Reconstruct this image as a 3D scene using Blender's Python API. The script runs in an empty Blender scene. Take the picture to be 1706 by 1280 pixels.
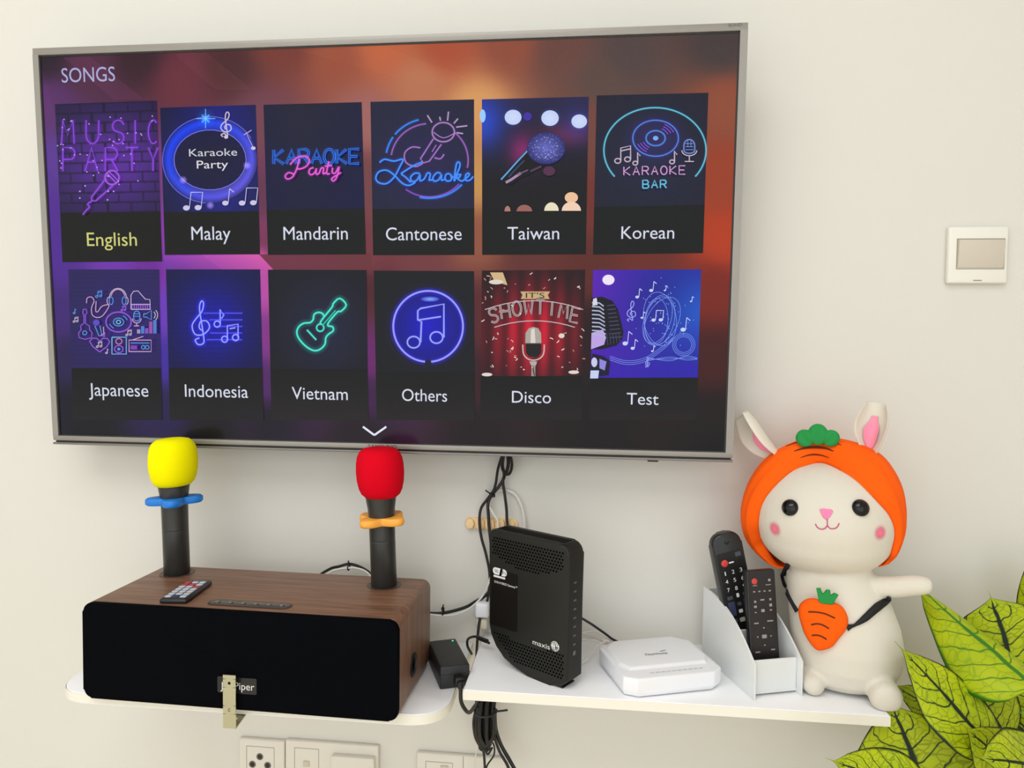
import bpy, bmesh, math, random
from mathutils import Vector, Matrix, Euler
from mathutils.bvhtree import BVHTree
from math import sin, cos, pi, radians as RAD

random.seed(7)
SC = bpy.context.scene
COL = SC.collection

# ------------------------------------------------------------------ camera
F_PX, YAW, PITCH, ROLL, DIST, EYE = 1166.33, .10371, .04151, .01185, 1.1451, 1.45
fw = Vector((-sin(YAW)*cos(PITCH), cos(YAW)*cos(PITCH), -sin(PITCH)))
rt0 = Vector((cos(YAW), sin(YAW), 0)); up0 = rt0.cross(fw)
rt = cos(ROLL)*rt0 + sin(ROLL)*up0
up = -sin(ROLL)*rt0 + cos(ROLL)*up0
CAM = Vector((0, -DIST, EYE))
cd = bpy.data.cameras.new('camera'); cam = bpy.data.objects.new('camera', cd); COL.objects.link(cam)
cam.matrix_world = Matrix(((rt.x, up.x, -fw.x, CAM.x), (rt.y, up.y, -fw.y, CAM.y), (rt.z, up.z, -fw.z, CAM.z), (0, 0, 0, 1)))
cd.sensor_width = 36; cd.lens = F_PX/1706*36; cd.clip_start = .02; cd.clip_end = 50
SC.camera = cam

# ------------------------------------------------------------------ light
SC.view_settings.view_transform = 'Standard'; SC.view_settings.look = 'None'
SC.view_settings.exposure = 0.0; SC.view_settings.gamma = 1.0
w = bpy.data.worlds.new('world'); SC.world = w; w.use_nodes = True
w.node_tree.nodes['Background'].inputs[0].default_value = (.94, .985, 1.03, 1)
w.node_tree.nodes['Background'].inputs[1].default_value = 1.62

def area(name, loc, target, sx, sy, power, color=(1, 1, 1)):
    l = bpy.data.lights.new(name, 'AREA'); l.shape = 'RECTANGLE'; l.size = sx; l.size_y = sy
    l.energy = power; l.color = color
    o = bpy.data.objects.new(name, l); COL.objects.link(o); o.location = loc
    o.rotation_euler = (Vector(target)-Vector(loc)).to_track_quat('-Z', 'Y').to_euler()
    return o
area('ceiling_lamp', (-.7, -1.8, 3.12), (-.7, -1.8, 0), 2.2, 1.5, 34, (.98, .99, 1.01))
area('window_daylight', (-2.2, -1.9, 1.35), (0, 0, 1.2), 1.4, 1.9, 5, (.86, .96, 1.08))

# ------------------------------------------------------------------ helpers
def lin(c):
    return tuple((v/12.92 if v <= .04045 else ((v+.055)/1.055)**2.4) for v in (x/255 for x in c))

def ray(px, py):
    return (rt*((px-853)/F_PX) - up*((py-640)/F_PX) + fw)
def at(px, py, **k):
    """point of the room seen at a photo pixel, on the plane x=, y= or z= given"""
    d = ray(px, py); (a, v), = k.items(); i = 'xyz'.index(a)
    return CAM + d*((v-CAM[i])/d[i])

MATS = {}
def mat(name, color, rough=.5, metal=0., spec=.5, **k):
    if name in MATS: return MATS[name]
    m = bpy.data.materials.new(name); m.use_nodes = True
    b = m.node_tree.nodes['Principled BSDF']
    b.inputs['Base Color'].default_value = (*lin(color), 1)
    b.inputs['Roughness'].default_value = rough; b.inputs['Metallic'].default_value = metal
    b.inputs['Specular IOR Level'].default_value = spec
    for kk, v in k.items(): b.inputs[kk].default_value = v
    MATS[name] = m; return m
def nodes(m): return m.node_tree.nodes, m.node_tree.links, m.node_tree.nodes['Principled BSDF']
def noise_bump(m, scale, strength, dist=.001, detail=3, color_amt=0):
    n, l, b = nodes(m)
    tc = n.new('ShaderNodeTexCoord'); no = n.new('ShaderNodeTexNoise'); no.inputs['Scale'].default_value = scale
    no.inputs['Detail'].default_value = detail
    l.new(tc.outputs['Object'], no.inputs['Vector'])
    bp = n.new('ShaderNodeBump'); bp.inputs['Strength'].default_value = strength; bp.inputs['Distance'].default_value = dist
    l.new(no.outputs['Fac'], bp.inputs['Height']); l.new(bp.outputs['Normal'], b.inputs['Normal'])
    if color_amt:
        c = b.inputs['Base Color'].default_value[:]
        mx = n.new('ShaderNodeMix'); mx.data_type = 'RGBA'
        mx.inputs[6].default_value = tuple(v*(1-color_amt) for v in c[:3])+(1,)
        mx.inputs[7].default_value = tuple(min(1, v*(1+color_amt)) for v in c[:3])+(1,)
        l.new(no.outputs['Fac'], mx.inputs[0]); l.new(mx.outputs[2], b.inputs['Base Color'])
    return m

M_WALL = noise_bump(mat('wall_paint', (220, 217, 208), .75, spec=.3), 55, .12, .002, 5)
M_CEIL = mat('ceiling_paint', (240, 238, 232), .9)
M_FLOOR = noise_bump(mat('floor_tile', (240, 224, 196), .4), 4, .02)
M_BLACK = mat('black_plastic', (22, 22, 22), .38)
M_BLACKG = mat('black_gloss', (7, 7, 9), .12)
M_RUBBER = mat('black_cable_rubber', (13, 13, 14), .45)
M_WCABLE = mat('white_cable', (225, 222, 214), .45)
M_WHITE = mat('white_plastic', (240, 240, 243), .35)
M_SHELF = mat('white_laminate', (250, 250, 252), .34)
M_EDGE = mat('cream_edge_band', (240, 235, 220), .45)
M_INK = mat('white_print', (225, 225, 222), .5)
M_GINK = mat('grey_print', (84, 84, 94), .6)
M_STEEL = noise_bump(mat('zinc_steel', (190, 188, 160), .42, 1.0), 60, .15, .0005)
M_RED = mat('red_button', (206, 60, 56), .45)
M_PLATE = mat('ivory_plate', (234, 231, 220), .4)
M_ROCKER = mat('ivory_rocker', (205, 195, 179), .4)

class G:
    """a bag of geometry for one mesh"""
    def __init__(s): s.v = []; s.f = []; s.m = []; s.uv = None
    def add(s, vs, fs, M=None, mi=0):
        o = len(s.v)
        s.v += [tuple(M @ Vector(p)) if M else tuple(p) for p in vs]
        s.f += [tuple(i+o for i in f) for f in fs]; s.m += [mi]*len(fs)
        return s
    def box(s, c, size, bev=0., seg=2, M=None, mi=0, bev_axes=None):
        bm = bmesh.new(); bmesh.ops.create_cube(bm, size=1)
        for v in bm.verts: v.co = Vector((v.co.x*size[0], v.co.y*size[1], v.co.z*size[2]))
        if bev:
            es = bm.edges[:]
            if bev_axes is not None:
                es = [e for e in es if (e.verts[0].co-e.verts[1].co).normalized()[bev_axes]**2 > .9]
            bmesh.ops.bevel(bm, geom=es, offset=bev, segments=seg, profile=.5, affect='EDGES')
        for v in bm.verts: v.co += Vector(c)
        s.take(bm, M, mi); return s
    def take(s, bm, M=None, mi=0):
        bm.verts.index_update()
        s.add([v.co[:] for v in bm.verts], [[v.index for v in f.verts] for f in bm.faces], M, mi); bm.free(); return s
    def prism(s, pts, z0, z1, bev=0., seg=2, M=None, mi=0):
        """polygon in local XY (counter-clockwise), extruded from z0 to z1"""
        bm = bmesh.new(); n = len(pts)
        a = [bm.verts.new((x, y, z0)) for x, y in pts]; b = [bm.verts.new((x, y, z1)) for x, y in pts]
        bm.faces.new(a[::-1]); bm.faces.new(b)
        for i in range(n): bm.faces.new((a[i], a[(i+1) % n], b[(i+1) % n], b[i]))
        if bev:
            es = [e for e in bm.edges if abs(e.verts[0].co.z-e.verts[1].co.z) < 1e-9]
            bmesh.ops.bevel(bm, geom=es, offset=bev, segments=seg, profile=.5, affect='EDGES')
        s.take(bm, M, mi); return s
    def lathe(s, prof, n=32, M=None, mi=0):
        vs = []; fs = []
        for r, z in prof:
            for k in range(n): vs.append((r*cos(2*pi*k/n), r*sin(2*pi*k/n), z))
        for i in range(len(prof)-1):
            for k in range(n):
                k2 = (k+1) % n; fs.append((i*n+k, i*n+k2, (i+1)*n+k2, (i+1)*n+k))
        fs.append(tuple(range(n))[::-1]); fs.append(tuple((len(prof)-1)*n+k for k in range(n)))
        return s.add(vs, fs, M, mi)
    def tube(s, pts, r, n=8, sm=6, M=None, mi=0, flat=None):
        P = smooth(pts, sm) if sm else [Vector(p) for p in pts]
        N = len(P); vs = []; fs = []; prev = None
        for i, p in enumerate(P):
            t = (P[min(i+1, N-1)]-P[max(i-1, 0)]).normalized()
            if prev is None:
                a = Vector((0, 0, 1)) if abs(t.z) < .9 else Vector((1, 0, 0)); u = t.cross(a).normalized()
            else: u = (prev-t*prev.dot(t)).normalized()
            prev = u; v = t.cross(u)
            q = i/(N-1)
            rr = r(q) if callable(r) else r
            for k in range(n):
                an = 2*pi*k/n; vs.append(p+(u*cos(an)+v*sin(an))*rr)
        for i in range(N-1):
            for k in range(n):
                k2 = (k+1) % n; fs.append((i*n+k, i*n+k2, (i+1)*n+k2, (i+1)*n+k))
        fs.append(tuple(range(n))[::-1]); fs.append(tuple((N-1)*n+k for k in range(n)))
        return s.add(vs, fs, M, mi)
    def ellipsoid(s, c, r, nu=24, nv=14, M=None, mi=0):
        vs = [(c[0], c[1], c[2]-r[2])]; fs = []
        for j in range(1, nv):
            a = -pi/2+pi*j/nv
            for k in range(nu):
                b = 2*pi*k/nu; vs.append((c[0]+r[0]*cos(a)*cos(b), c[1]+r[1]*cos(a)*sin(b), c[2]+r[2]*sin(a)))
        vs.append((c[0], c[1], c[2]+r[2])); top = len(vs)-1
        for k in range(nu):
            k2 = (k+1) % nu
            fs.append((0, 1+k2, 1+k)); fs.append((top, 1+(nv-2)*nu+k, 1+(nv-2)*nu+k2))
            for j in range(nv-2): fs.append((1+j*nu+k, 1+j*nu+k2, 1+(j+1)*nu+k2, 1+(j+1)*nu+k))
        return s.add(vs, fs, M, mi)
    def grid(s, fn, nu, nv, M=None, mi=0, closed_u=False):
        vs = [fn(i/nu, j/nv) for j in range(nv+1) for i in range(nu+1)]
        fs = [(j*(nu+1)+i, j*(nu+1)+i+1, (j+1)*(nu+1)+i+1, (j+1)*(nu+1)+i) for j in range(nv) for i in range(nu)]
        return s.add(vs, fs, M, mi)
    def build(s, name, mats, parent=None, ang=40, M=None, fix=True):
        me = bpy.data.meshes.new(name); me.from_pydata(s.v, [], s.f)
        for m in (mats if isinstance(mats, (list, tuple)) else [mats]): me.materials.append(m)
        me.polygons.foreach_set('material_index', s.m)
        if fix:
            bm = bmesh.new(); bm.from_mesh(me); bmesh.ops.recalc_face_normals(bm, faces=bm.faces[:]); bm.to_mesh(me); bm.free()
        me.polygons.foreach_set('use_smooth', [True]*len(me.polygons)); me.set_sharp_from_angle(angle=RAD(ang))
        o = bpy.data.objects.new(name, me); COL.objects.link(o)
        if parent: o.parent = parent
        if M: o.matrix_local = M
        return o

def smooth(pts, k=6, closed=False):
    P = [Vector(p) for p in pts]
    if len(P) < 3 or not k: return P
    out = []
    N = len(P)
    for i in range(N if closed else N-1):
        if closed: p0, p1, p2, p3 = P[i-1], P[i], P[(i+1) % N], P[(i+2) % N]
        else: p0, p1, p2, p3 = P[max(i-1, 0)], P[i], P[i+1], P[min(i+2, N-1)]
        for j in range(k):
            t = j/k
            out.append(.5*((2*p1)+(p2-p0)*t+(2*p0-5*p1+4*p2-p3)*t*t+(3*p1-p0-3*p2+p3)*t**3))
    if not closed: out.append(P[-1])
    return out

def empty(name, loc, rot=(0, 0, 0)):
    o = bpy.data.objects.new(name, None); COL.objects.link(o); o.empty_display_size = .03
    o.location = loc; o.rotation_euler = rot; return o
def tag(o, label, cat, group=None, kind=None):
    if label: o['label'] = label
    if cat: o['category'] = cat
    if group: o['group'] = group
    if kind: o['kind'] = kind
    return o
def part_label(o, label): o['label'] = label; return o
def structure(o): o['kind'] = 'structure'; return o
def wmat(o):
    return Matrix.LocRotScale(o.location, o.rotation_euler, None)

def text_geo(body, size=1., shear=0):
    """(verts2d, faces) of the built-in lettering"""
    c = bpy.data.curves.new('lettering', 'FONT'); c.body = body; c.size = size; c.resolution_u = 4; c.shear = shear
    o = bpy.data.objects.new('lettering', c); COL.objects.link(o)
    dg = bpy.context.evaluated_depsgraph_get(); ev = o.evaluated_get(dg); me = ev.to_mesh()
    v = [(p.co.x, p.co.y) for p in me.vertices]; f = [tuple(p.vertices) for p in me.polygons]
    ev.to_mesh_clear(); bpy.data.objects.remove(o); bpy.data.curves.remove(c)
    return v, f
def text_fit(body, width, capsize=None, shear=0):
    v, f = text_geo(body, 1., shear)
    x0 = min(p[0] for p in v); x1 = max(p[0] for p in v)
    k = width/(x1-x0); ky = k if capsize is None else capsize/.729
    return [((p[0]-(x0+x1)/2)*k, p[1]*ky) for p in v], f
def add_text(g, body, width, cap, M, mi=0, h=.0002):
    """flat raised lettering: local x right, y up, z out of the surface"""
    v, f = text_fit(body, width, cap)
    n = len(v)
    g.add([(x, y-(cap or 0)/2, h) for x, y in v], f, M, mi)
def frame_on(origin, xdir, ydir):
    x = Vector(xdir).normalized(); z = x.cross(Vector(ydir)).normalized(); y = z.cross(x)
    return Matrix(((x.x, y.x, z.x, origin[0]), (x.y, y.y, z.y, origin[1]), (x.z, y.z, z.z, origin[2]), (0, 0, 0, 1)))

# ------------------------------------------------------------------ the room
structure(G().box((0, .06, 1.55), (5.2, .12, 3.3)).build('wall_back', M_WALL))
structure(G().box((0, -2.0, -.05), (5.2, 4.2, .1)).build('floor', M_FLOOR))
structure(G().box((0, -2.0, 3.2), (5.2, 4.2, .1)).build('ceiling', M_CEIL))
structure(G().box((2.55, -2.0, 1.575), (.1, 4.0, 3.15)).build('wall_right', M_WALL))
structure(G().box((-2.55, -2.0, 1.575), (.1, 4.0, 3.15)).build('wall_left', M_WALL))

# ------------------------------------------------------------------ shelves
ZR, ZL = .9836, .966
def rounded(x0, y0, x1, y1, rr, n=8):
    """counter-clockwise rounded rectangle, rr = radii (bl, br, tr, tl)"""
    out = []
    for (cx, cy, a0, r) in ((x0+rr[0], y0+rr[0], pi, rr[0]), (x1-rr[1], y0+rr[1], 1.5*pi, rr[1]), (x1-rr[2], y1-rr[2], 0, rr[2]), (x0+rr[3], y1-rr[3], .5*pi, rr[3])):
        if r <= 0: out.append((cx, cy)); continue
        for i in range(n+1):
            a = a0+pi/2*i/n; out.append((cx+r*cos(a), cy+r*sin(a)))
    return out
def shelf(x0, x1, depth, ztop, th, rr, label):
    root = empty('wall_shelf', ((x0+x1)/2, 0, ztop-th)); tag(root, label, 'shelf', 'white wall shelves')
    hw = (x1-x0)/2
    G().prism(rounded(-hw, -depth, hw, 0, rr), 0, th, .0012, 2).build('board', M_SHELF, root)
    rim = rounded(-hw-.0006, -depth-.0006, hw+.0006, -.001, rr)
    g = G()
    vs = [(x, y, .0012) for x, y in rim]+[(x, y, th-.0012) for x, y in rim]; n = len(rim)
    fs = [(i, (i+1) % n, n+(i+1) % n, n+i) for i in range(n)]
    g.add(vs, fs); g.build('edge_band', M_EDGE, root, fix=False)
    return root
shelf(-.161, .4046, .2, ZR, .0155, (0, 0, 0, 0), 'square-ended white wall shelf carrying the modem, white router and plush rabbit')
shelf(-.747, -.1795, .2425, ZL, .0155, (.045, .045, 0, 0), 'round-cornered white wall shelf under the wooden speaker')

# metal L bracket on the front of the left shelf
br = empty('metal_bracket', (-.4672, -.268, ZL-.0215)); tag(br, 'thin L-shaped metal strip with screw holes hooked up in front of the speaker', 'bracket')
def holed_strip(L, wd, holes, th=.0016):
    bm = bmesh.new(); g = G(); n = 12
    ys = [0]
    for h in holes: ys += [h-.006, h+.006]
    ys.append(L)
    for i in range(len(ys)-1):
        a, b = ys[i], ys[i+1]; hole = None
        for h in holes:
            if a < h < b: hole = h
        if hole is None:
            g.box((0, (a+b)/2, 0), (wd, b-a, th)); continue
        for sgn in (0, 1):
            pts = [(.0021*cos(2*pi*k/n), hole+.0021*sin(2*pi*k/n)) for k in range(n+1)]
            sq = []
            for k in range(n+1):
                an = 2*pi*k/n; cx, sy = cos(an), sin(an); q = min((wd/2)/max(abs(cx), 1e-6), .006/max(abs(sy), 1e-6)); sq.append((cx*q, hole+sy*q))
            vs = []; z = th/2 if sgn else -th/2
            for k in range(n+1): vs += [(*pts[k], z), (*sq[k], z)]
            g.add(vs, [(2*k, 2*k+1, 2*k+3, 2*k+2) for k in range(n)])
        vs = []
        for k in range(n+1):
            an = 2*pi*k/n; vs += [(.0021*cos(an), hole+.0021*sin(an), -th/2), (.0021*cos(an), hole+.0021*sin(an), th/2)]
        g.add(vs, [(2*k, 2*k+1, 2*k+3, 2*k+2) for k in range(n)])
        for sx in (-1, 1): g.add([(sx*wd/2, a, -th/2), (sx*wd/2, b, -th/2), (sx*wd/2, b, th/2), (sx*wd/2, a, th/2)], [(0, 1, 2, 3)])
    return g
o = holed_strip(.0725, .0178, (.025, .0615)).build('upright_strip', M_STEEL, br, 30); o.rotation_euler = (pi/2, 0, 0)
o = holed_strip(.07, .0178, (.018, .05)).build('foot_strip', M_STEEL, br, 30)
o.rotation_euler = (RAD(9), 0, 0)

# ------------------------------------------------------------------ television
TVX, TVY, TVZ, TVW, TVH, TILT = -.87495, -.07455, 1.29315, 1.09682, .63204, .04996
tv = empty('television', (TVX+TVW/2, TVY, TVZ), (TILT, 0, 0))
tag(tv, 'large wall-mounted television with thin grey frame showing a song menu', 'television')
TVM = wmat(tv); TVI = TVM.inverted()
def tvl(px, py, y=0.):
    """pixel -> local point on the television's plane local y"""
    a = TVI @ CAM; d = TVI.to_3x3() @ ray(px, py); t = (y-a.y)/d.y; return a+d*t
M_FRAME = noise_bump(mat('television_frame', (150, 145, 138), .4, .35), 90, .02)
SY = .0035
ia, ib = tvl(66.5, 94.5, SY), tvl(1207.5, 753, SY); ic, id_ = tvl(1233.5, 51, SY), tvl(99.5, 726, SY)
SX0 = (ia.x+id_.x)/2; SX1 = (ib.x+ic.x)/2; SZ0 = (ib.z+id_.z)/2; SZ1 = (ia.z+ic.z)/2
hw = TVW/2
g = G()
D = .014
ZB = .0065           # lower edge of the front frame; the lip hangs beneath
g.box(((-hw+SX0)/2, D/2, (SZ0+SZ1)/2), (SX0+hw, D, SZ1-SZ0+.002))
g.box(((hw+SX1)/2, D/2, (SZ0+SZ1)/2), (hw-SX1, D, SZ1-SZ0+.002))
g.box((0, D/2, (TVH+SZ1)/2), (TVW, D, TVH-SZ1), .0012, 2)
g.box((0, D/2, (ZB+SZ0)/2), (TVW, D, SZ0-ZB), .0012, 2)
fr = g.build('frame', M_FRAME, tv)
G().box((0, .005+.0, .0018), (TVW, .012, .0036), .001, 2).build('lower_lip', mat('lip_grey', (128, 124, 120), .35, .4), tv)
G().box((0, .010, .005), (TVW-.004, .012, .004)).build('shadow_gap', M_BLACK, tv)
g = G(); g.box((0, .0155+.003, TVH/2), (TVW-.004, .006, TVH-.006), .001)
g.box((0, .033, TVH*.45), (TVW*.82, .026, TVH*.72), .012, 3)
g.build('housing', M_BLACK, tv)
g = G()
g.box((0, .058, TVH*.45), (.34, .024, .4), .002)
g.build('wall_mount', M_BLACK, tv)
p = tvl(1088, 770)
G().box((p.x, .006, -.001), (.016, .008, .004), .001).build('remote_sensor', M_BLACK, tv)
g = G(); p = tvl(1225, 41.5); add_text(g, 'SUHD', .019, .0042, frame_on((p.x, -.0002, p.z), (1, 0, 0), (0, 0, 1))); g.build('badge', mat('badge_grey', (96, 94, 92), .4), tv)
g = G(); p = tvl(637, 744); add_text(g, 'SAMSUNG', .046, .006, frame_on((p.x, -.0002, p.z), (1, 0, 0), (0, 0, 1))); g.build('badge', mat('badge_dark', (60, 58, 58), .4), tv)

def screen_mat(name, additive):
    m = bpy.data.materials.new(name); m.use_nodes = True; n, l, b = nodes(m)
    at_ = n.new('ShaderNodeAttribute'); at_.attribute_name = 'Col'
    if additive:
        e = n.new('ShaderNodeEmission'); t = n.new('ShaderNodeBsdfTransparent'); a = n.new('ShaderNodeAddShader')
        l.new(at_.outputs['Color'], e.inputs['Color']); l.new(e.outputs[0], a.inputs[0]); l.new(t.outputs[0], a.inputs[1])
        l.new(a.outputs[0], n['Material Output'].inputs['Surface']); n.remove(b)
    else:
        b.inputs['Base Color'].default_value = (.004, .004, .004, 1); b.inputs['Roughness'].default_value = .17
        b.inputs['Specular IOR Level'].default_value = .15
        l.new(at_.outputs['Color'], b.inputs['Emission Color']); b.inputs['Emission Strength'].default_value = 1
    m.cycles.emission_sampling = 'NONE'
    return m
M_SCREEN = screen_mat('lit_display', False); M_GLOW = screen_mat('lit_display_glow', True)

class Canvas:
    """lit picture content of the display: coloured polygons in stacked layers"""
    def __init__(s, L0): s.v = []; s.c = []; s.f = []; s.m = []; s.L = L0
    def pt(s, x, y): p = tvl(x, y, SY); return (p.x, SY-s.L*.00011, p.z)
    def raw(s, pts, cols, faces, glow=0):
        s.L += 1; o = len(s.v)
        s.v += [s.pt(*p) for p in pts]; s.c += [lin(c) for c in cols]
        s.f += [tuple(i+o for i in f) for f in faces]; s.m += [glow]*len(faces)
    def poly(s, pts, col, glow=0):
        s.raw(pts, [col]*len(pts), [tuple(range(len(pts)))], glow)
    def quad(s, q, cols, n=1, fn=None):
        """q TL TR BR BL; cols 4 colours or fn(u,v)"""
        P = []; K = []; nn = n
        for j in range(nn+1):
            for i in range(nn+1):
                u, v = i/nn, j/nn
                P.append(tuple((q[0][a]*(1-u)+q[1][a]*u)*(1-v)+(q[3][a]*(1-u)+q[2][a]*u)*v for a in (0, 1)))
                if fn: K.append(fn(u, v))
                else: K.append(tuple((cols[0][a]*(1-u)+cols[1][a]*u)*(1-v)+(cols[3][a]*(1-u)+cols[2][a]*u)*v for a in range(3)))
        s.raw(P, K, [(j*(nn+1)+i, (j+1)*(nn+1)+i, (j+1)*(nn+1)+i+1, j*(nn+1)+i+1) for j in range(nn) for i in range(nn)])
    def line(s, pts, wd, col, glow=0, closed=False, k=0, gcol=None, gstr=.55):
        P = [Vector((p[0], p[1], 0)) for p in pts]
        if k: P = smooth(P, k, closed)
        if closed: P = P+[P[0]]
        if glow:
            gc = gcol or col
            s._rib(P, glow, tuple(v*gstr for v in gc), True)
        s._rib(P, wd, col, False)
    def _rib(s, P, wd, col, gl):
        N = len(P); L = []
        for i, p in enumerate(P):
            t = P[min(i+1, N-1)]-P[max(i-1, 0)]
            if t.length < 1e-6: t = Vector((1, 0, 0))
            t.normalize(); L.append(Vector((-t.y, t.x, 0)))
        pts = []; cols = []; fs = []
        for p, n in zip(P, L):
            pts += [(p+n*wd/2)[:2], p[:2], (p-n*wd/2)[:2]]
            cols += [(0, 0, 0), col, (0, 0, 0)] if gl else [col]*3
        for i in range(N-1):
            a = 3*i; fs += [(a, a+1, a+4, a+3), (a+1, a+2, a+5, a+4)]
        s.raw(pts, cols, fs, 1 if gl else 0)
    def ell(s, cx, cy, rx, ry, col, col2=None, n=28, glow=0, a0=0):
        pts = [(cx, cy)]+[(cx+rx*cos(2*pi*k/n), cy+ry*sin(2*pi*k/n)) for k in range(n)]
        s.raw(pts, [col]+[col2 or col]*n, [(0, 1+k, 1+(k+1) % n) for k in range(n)], glow)
    def arc(s, cx, cy, rx, ry, a0, a1, wd, col, glow=0, n=30, **k):
        s.line([(cx+rx*cos(RAD(a0+(a1-a0)*i/n)), cy+ry*sin(RAD(a0+(a1-a0)*i/n))) for i in range(n+1)], wd, col, glow, **k)
    def ring(s, cx, cy, rx, ry, wd, col, glow=0, **k): s.arc(cx, cy, rx, ry, 0, 360, wd, col, glow, **k)
    def text(s, body, cx, cy, wid, cap, col, shear=0):
        a, b = tvl(cx-wid/2, cy, SY), tvl(cx+wid/2, cy, SY)
        k = (b.x-a.x)/wid
        v, f = text_fit(body, b.x-a.x, cap*k, shear)
        s.L += 1; o = len(s.v); c = tvl(cx, cy, SY)
        s.v += [(c.x+x, SY-s.L*.00011, c.z+y-cap*k/2) for x, y in v]; s.c += [lin(col)]*len(v)
        s.f += [tuple(i+o for i in q) for q in f]; s.m += [0]*len(f)
    def stroke_text(s, body, x, y, w_, h, gap, wd, col, glow=0, sl=0, **k):
        for ch in body:
            ww = w_*(.25 if ch == 'I' else 1)
            for st in STROKE.get(ch, ()):
                s.line([(x+px*ww, y+h*(1-py)+sl*(x+px*ww)) for px, py in st], wd, col, glow, **k)
            x += ww+gap
    def build(s, name, parent):
        me = bpy.data.meshes.new(name); me.from_pydata(s.v, [], s.f)
        me.materials.append(M_SCREEN); me.materials.append(M_GLOW)
        me.polygons.foreach_set('material_index', s.m)
        a = me.color_attributes.new('Col', 'FLOAT_COLOR', 'POINT')
        for i, c in enumerate(s.c): a.data[i].color = (*c, 1)
        o = bpy.data.objects.new(name, me); COL.objects.link(o); o.parent = parent; return o

def arcp(cx, cy, rx, ry, a0, a1, n=8): return [(cx+rx*cos(RAD(a0+(a1-a0)*i/n)), cy+ry*sin(RAD(a0+(a1-a0)*i/n))) for i in range(n+1)]
STROKE = {
 'M': [[(0, 0), (.1, 1), (.5, .35), (.9, 1), (1, 0)]], 'U': [[(0, 1)]+arcp(.5, .4, .5, .4, 180, 360)+[(1, 1)]],
 'S': [[(.95, .8)]+arcp(.5, .75, .45, .25, 30, 240)+arcp(.5, .25, .45, .25, 60, -150)], 'I': [[(.5, 0), (.5, 1)]],
 'C': [arcp(.55, .5, .5, .5, 50, 310, 12)], 'P': [[(0, 0), (0, 1), (.6, 1)]+arcp(.6, .75, .35, .25, 90, -90)+[(0, .5)]],
 'A': [[(0, 0), (.5, 1), (1, 0)], [(.2, .38), (.8, .38)]], 'R': [[(0, 0), (0, 1), (.6, 1)]+arcp(.6, .75, .35, .25, 90, -90)+[(0, .5)], [(.5, .5), (1, 0)]],
 'T': [[(0, 1), (1, 1)], [(.5, 1), (.5, 0)]], 'Y': [[(0, 1), (.5, .5), (1, 1)], [(.5, .5), (.5, 0)]],
 'K': [[(0, 0), (0, 1)], [(.95, 1), (.05, .45), (1, 0)]], 'O': [arcp(.5, .5, .5, .5, 0, 360, 16)],
 'E': [[(.95, 0), (0, 0), (0, 1), (.95, 1)], [(0, .5), (.8, .5)]], 'B': [[(0, 0), (0, 1), (.6, 1)]+arcp(.6, .75, .3, .25, 90, -90)+[(0, .5)], [(.6, .5)]+arcp(.6, .25, .38, .25, 90, -90)+[(0, 0)]],
 'H': [[(0, 0), (0, 1)], [(1, 0), (1, 1)], [(0, .5), (1, .5)]], 'W': [[(0, 1), (.22, 0), (.5, .7), (.78, 0), (1, 1)]],
}
def note(c, x, y, s, col, kind=1, wd=1.6, glow=0, **k):
    """kind 1 single quaver, 2 beamed pair; (x, y) lower-left head"""
    if kind == 1:
        c.ring(x, y, s*.2, s*.16, wd, col, glow, n=12, **k); c.line([(x+s*.2, y), (x+s*.2, y-s*.9), (x+s*.42, y-s*.6)], wd, col, glow, **k)
    else:
        c.ring(x, y, s*.2, s*.16, wd, col, glow, n=12, **k); c.ring(x+s*.65, y-s*.1, s*.2, s*.16, wd, col, glow, n=12, **k)
        c.line([(x+s*.2, y), (x+s*.2, y-s*.85), (x+s*.85, y-s), (x+s*.85, y-s*.1)], wd, col, glow, **k)
        c.line([(x+s*.2, y-s*.65), (x+s*.85, y-s*.8)], wd, col, glow, **k)
def snote(c, x, y, s, col, kind=1):
    """solid-headed note"""
    c.ell(x, y, s*.22, s*.17, col, n=12)
    c.line([(x+s*.2, y), (x+s*.3, y-s)], 1.1, col)
    if kind == 2:
        c.ell(x+s*.75, y-s*.02, s*.22, s*.17, col, n=12); c.line([(x+s*.95, y), (x+s*1.05, y-s), (x+s*.3, y-s)], 1.3, col)
    else: c.line([(x+s*.3, y-s), (x+s*.6, y-s*.75)], 1.3, col)
CLEF = [(.15, -.1), (.02, .02), (.2, .1), (.42, -.02), (.38, .3), (.28, 1.1), (.38, 1.42), (.52, 1.3), (.42, .98), (.08, .68), (.02, .4), (.3, .2), (.62, .32), (.6, .6), (.38, .66), (.24, .5), (.32, .36)]
def clef(c, x, y, s, col, wd=1.8, glow=0, **k): c.line([(x+px*s, y-py*s) for px, py in CLEF], wd, col, glow, k=4, **k)
def mix(a, b, t): return tuple(a[i]*(1-t)+b[i]*t for i in range(3))

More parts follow.
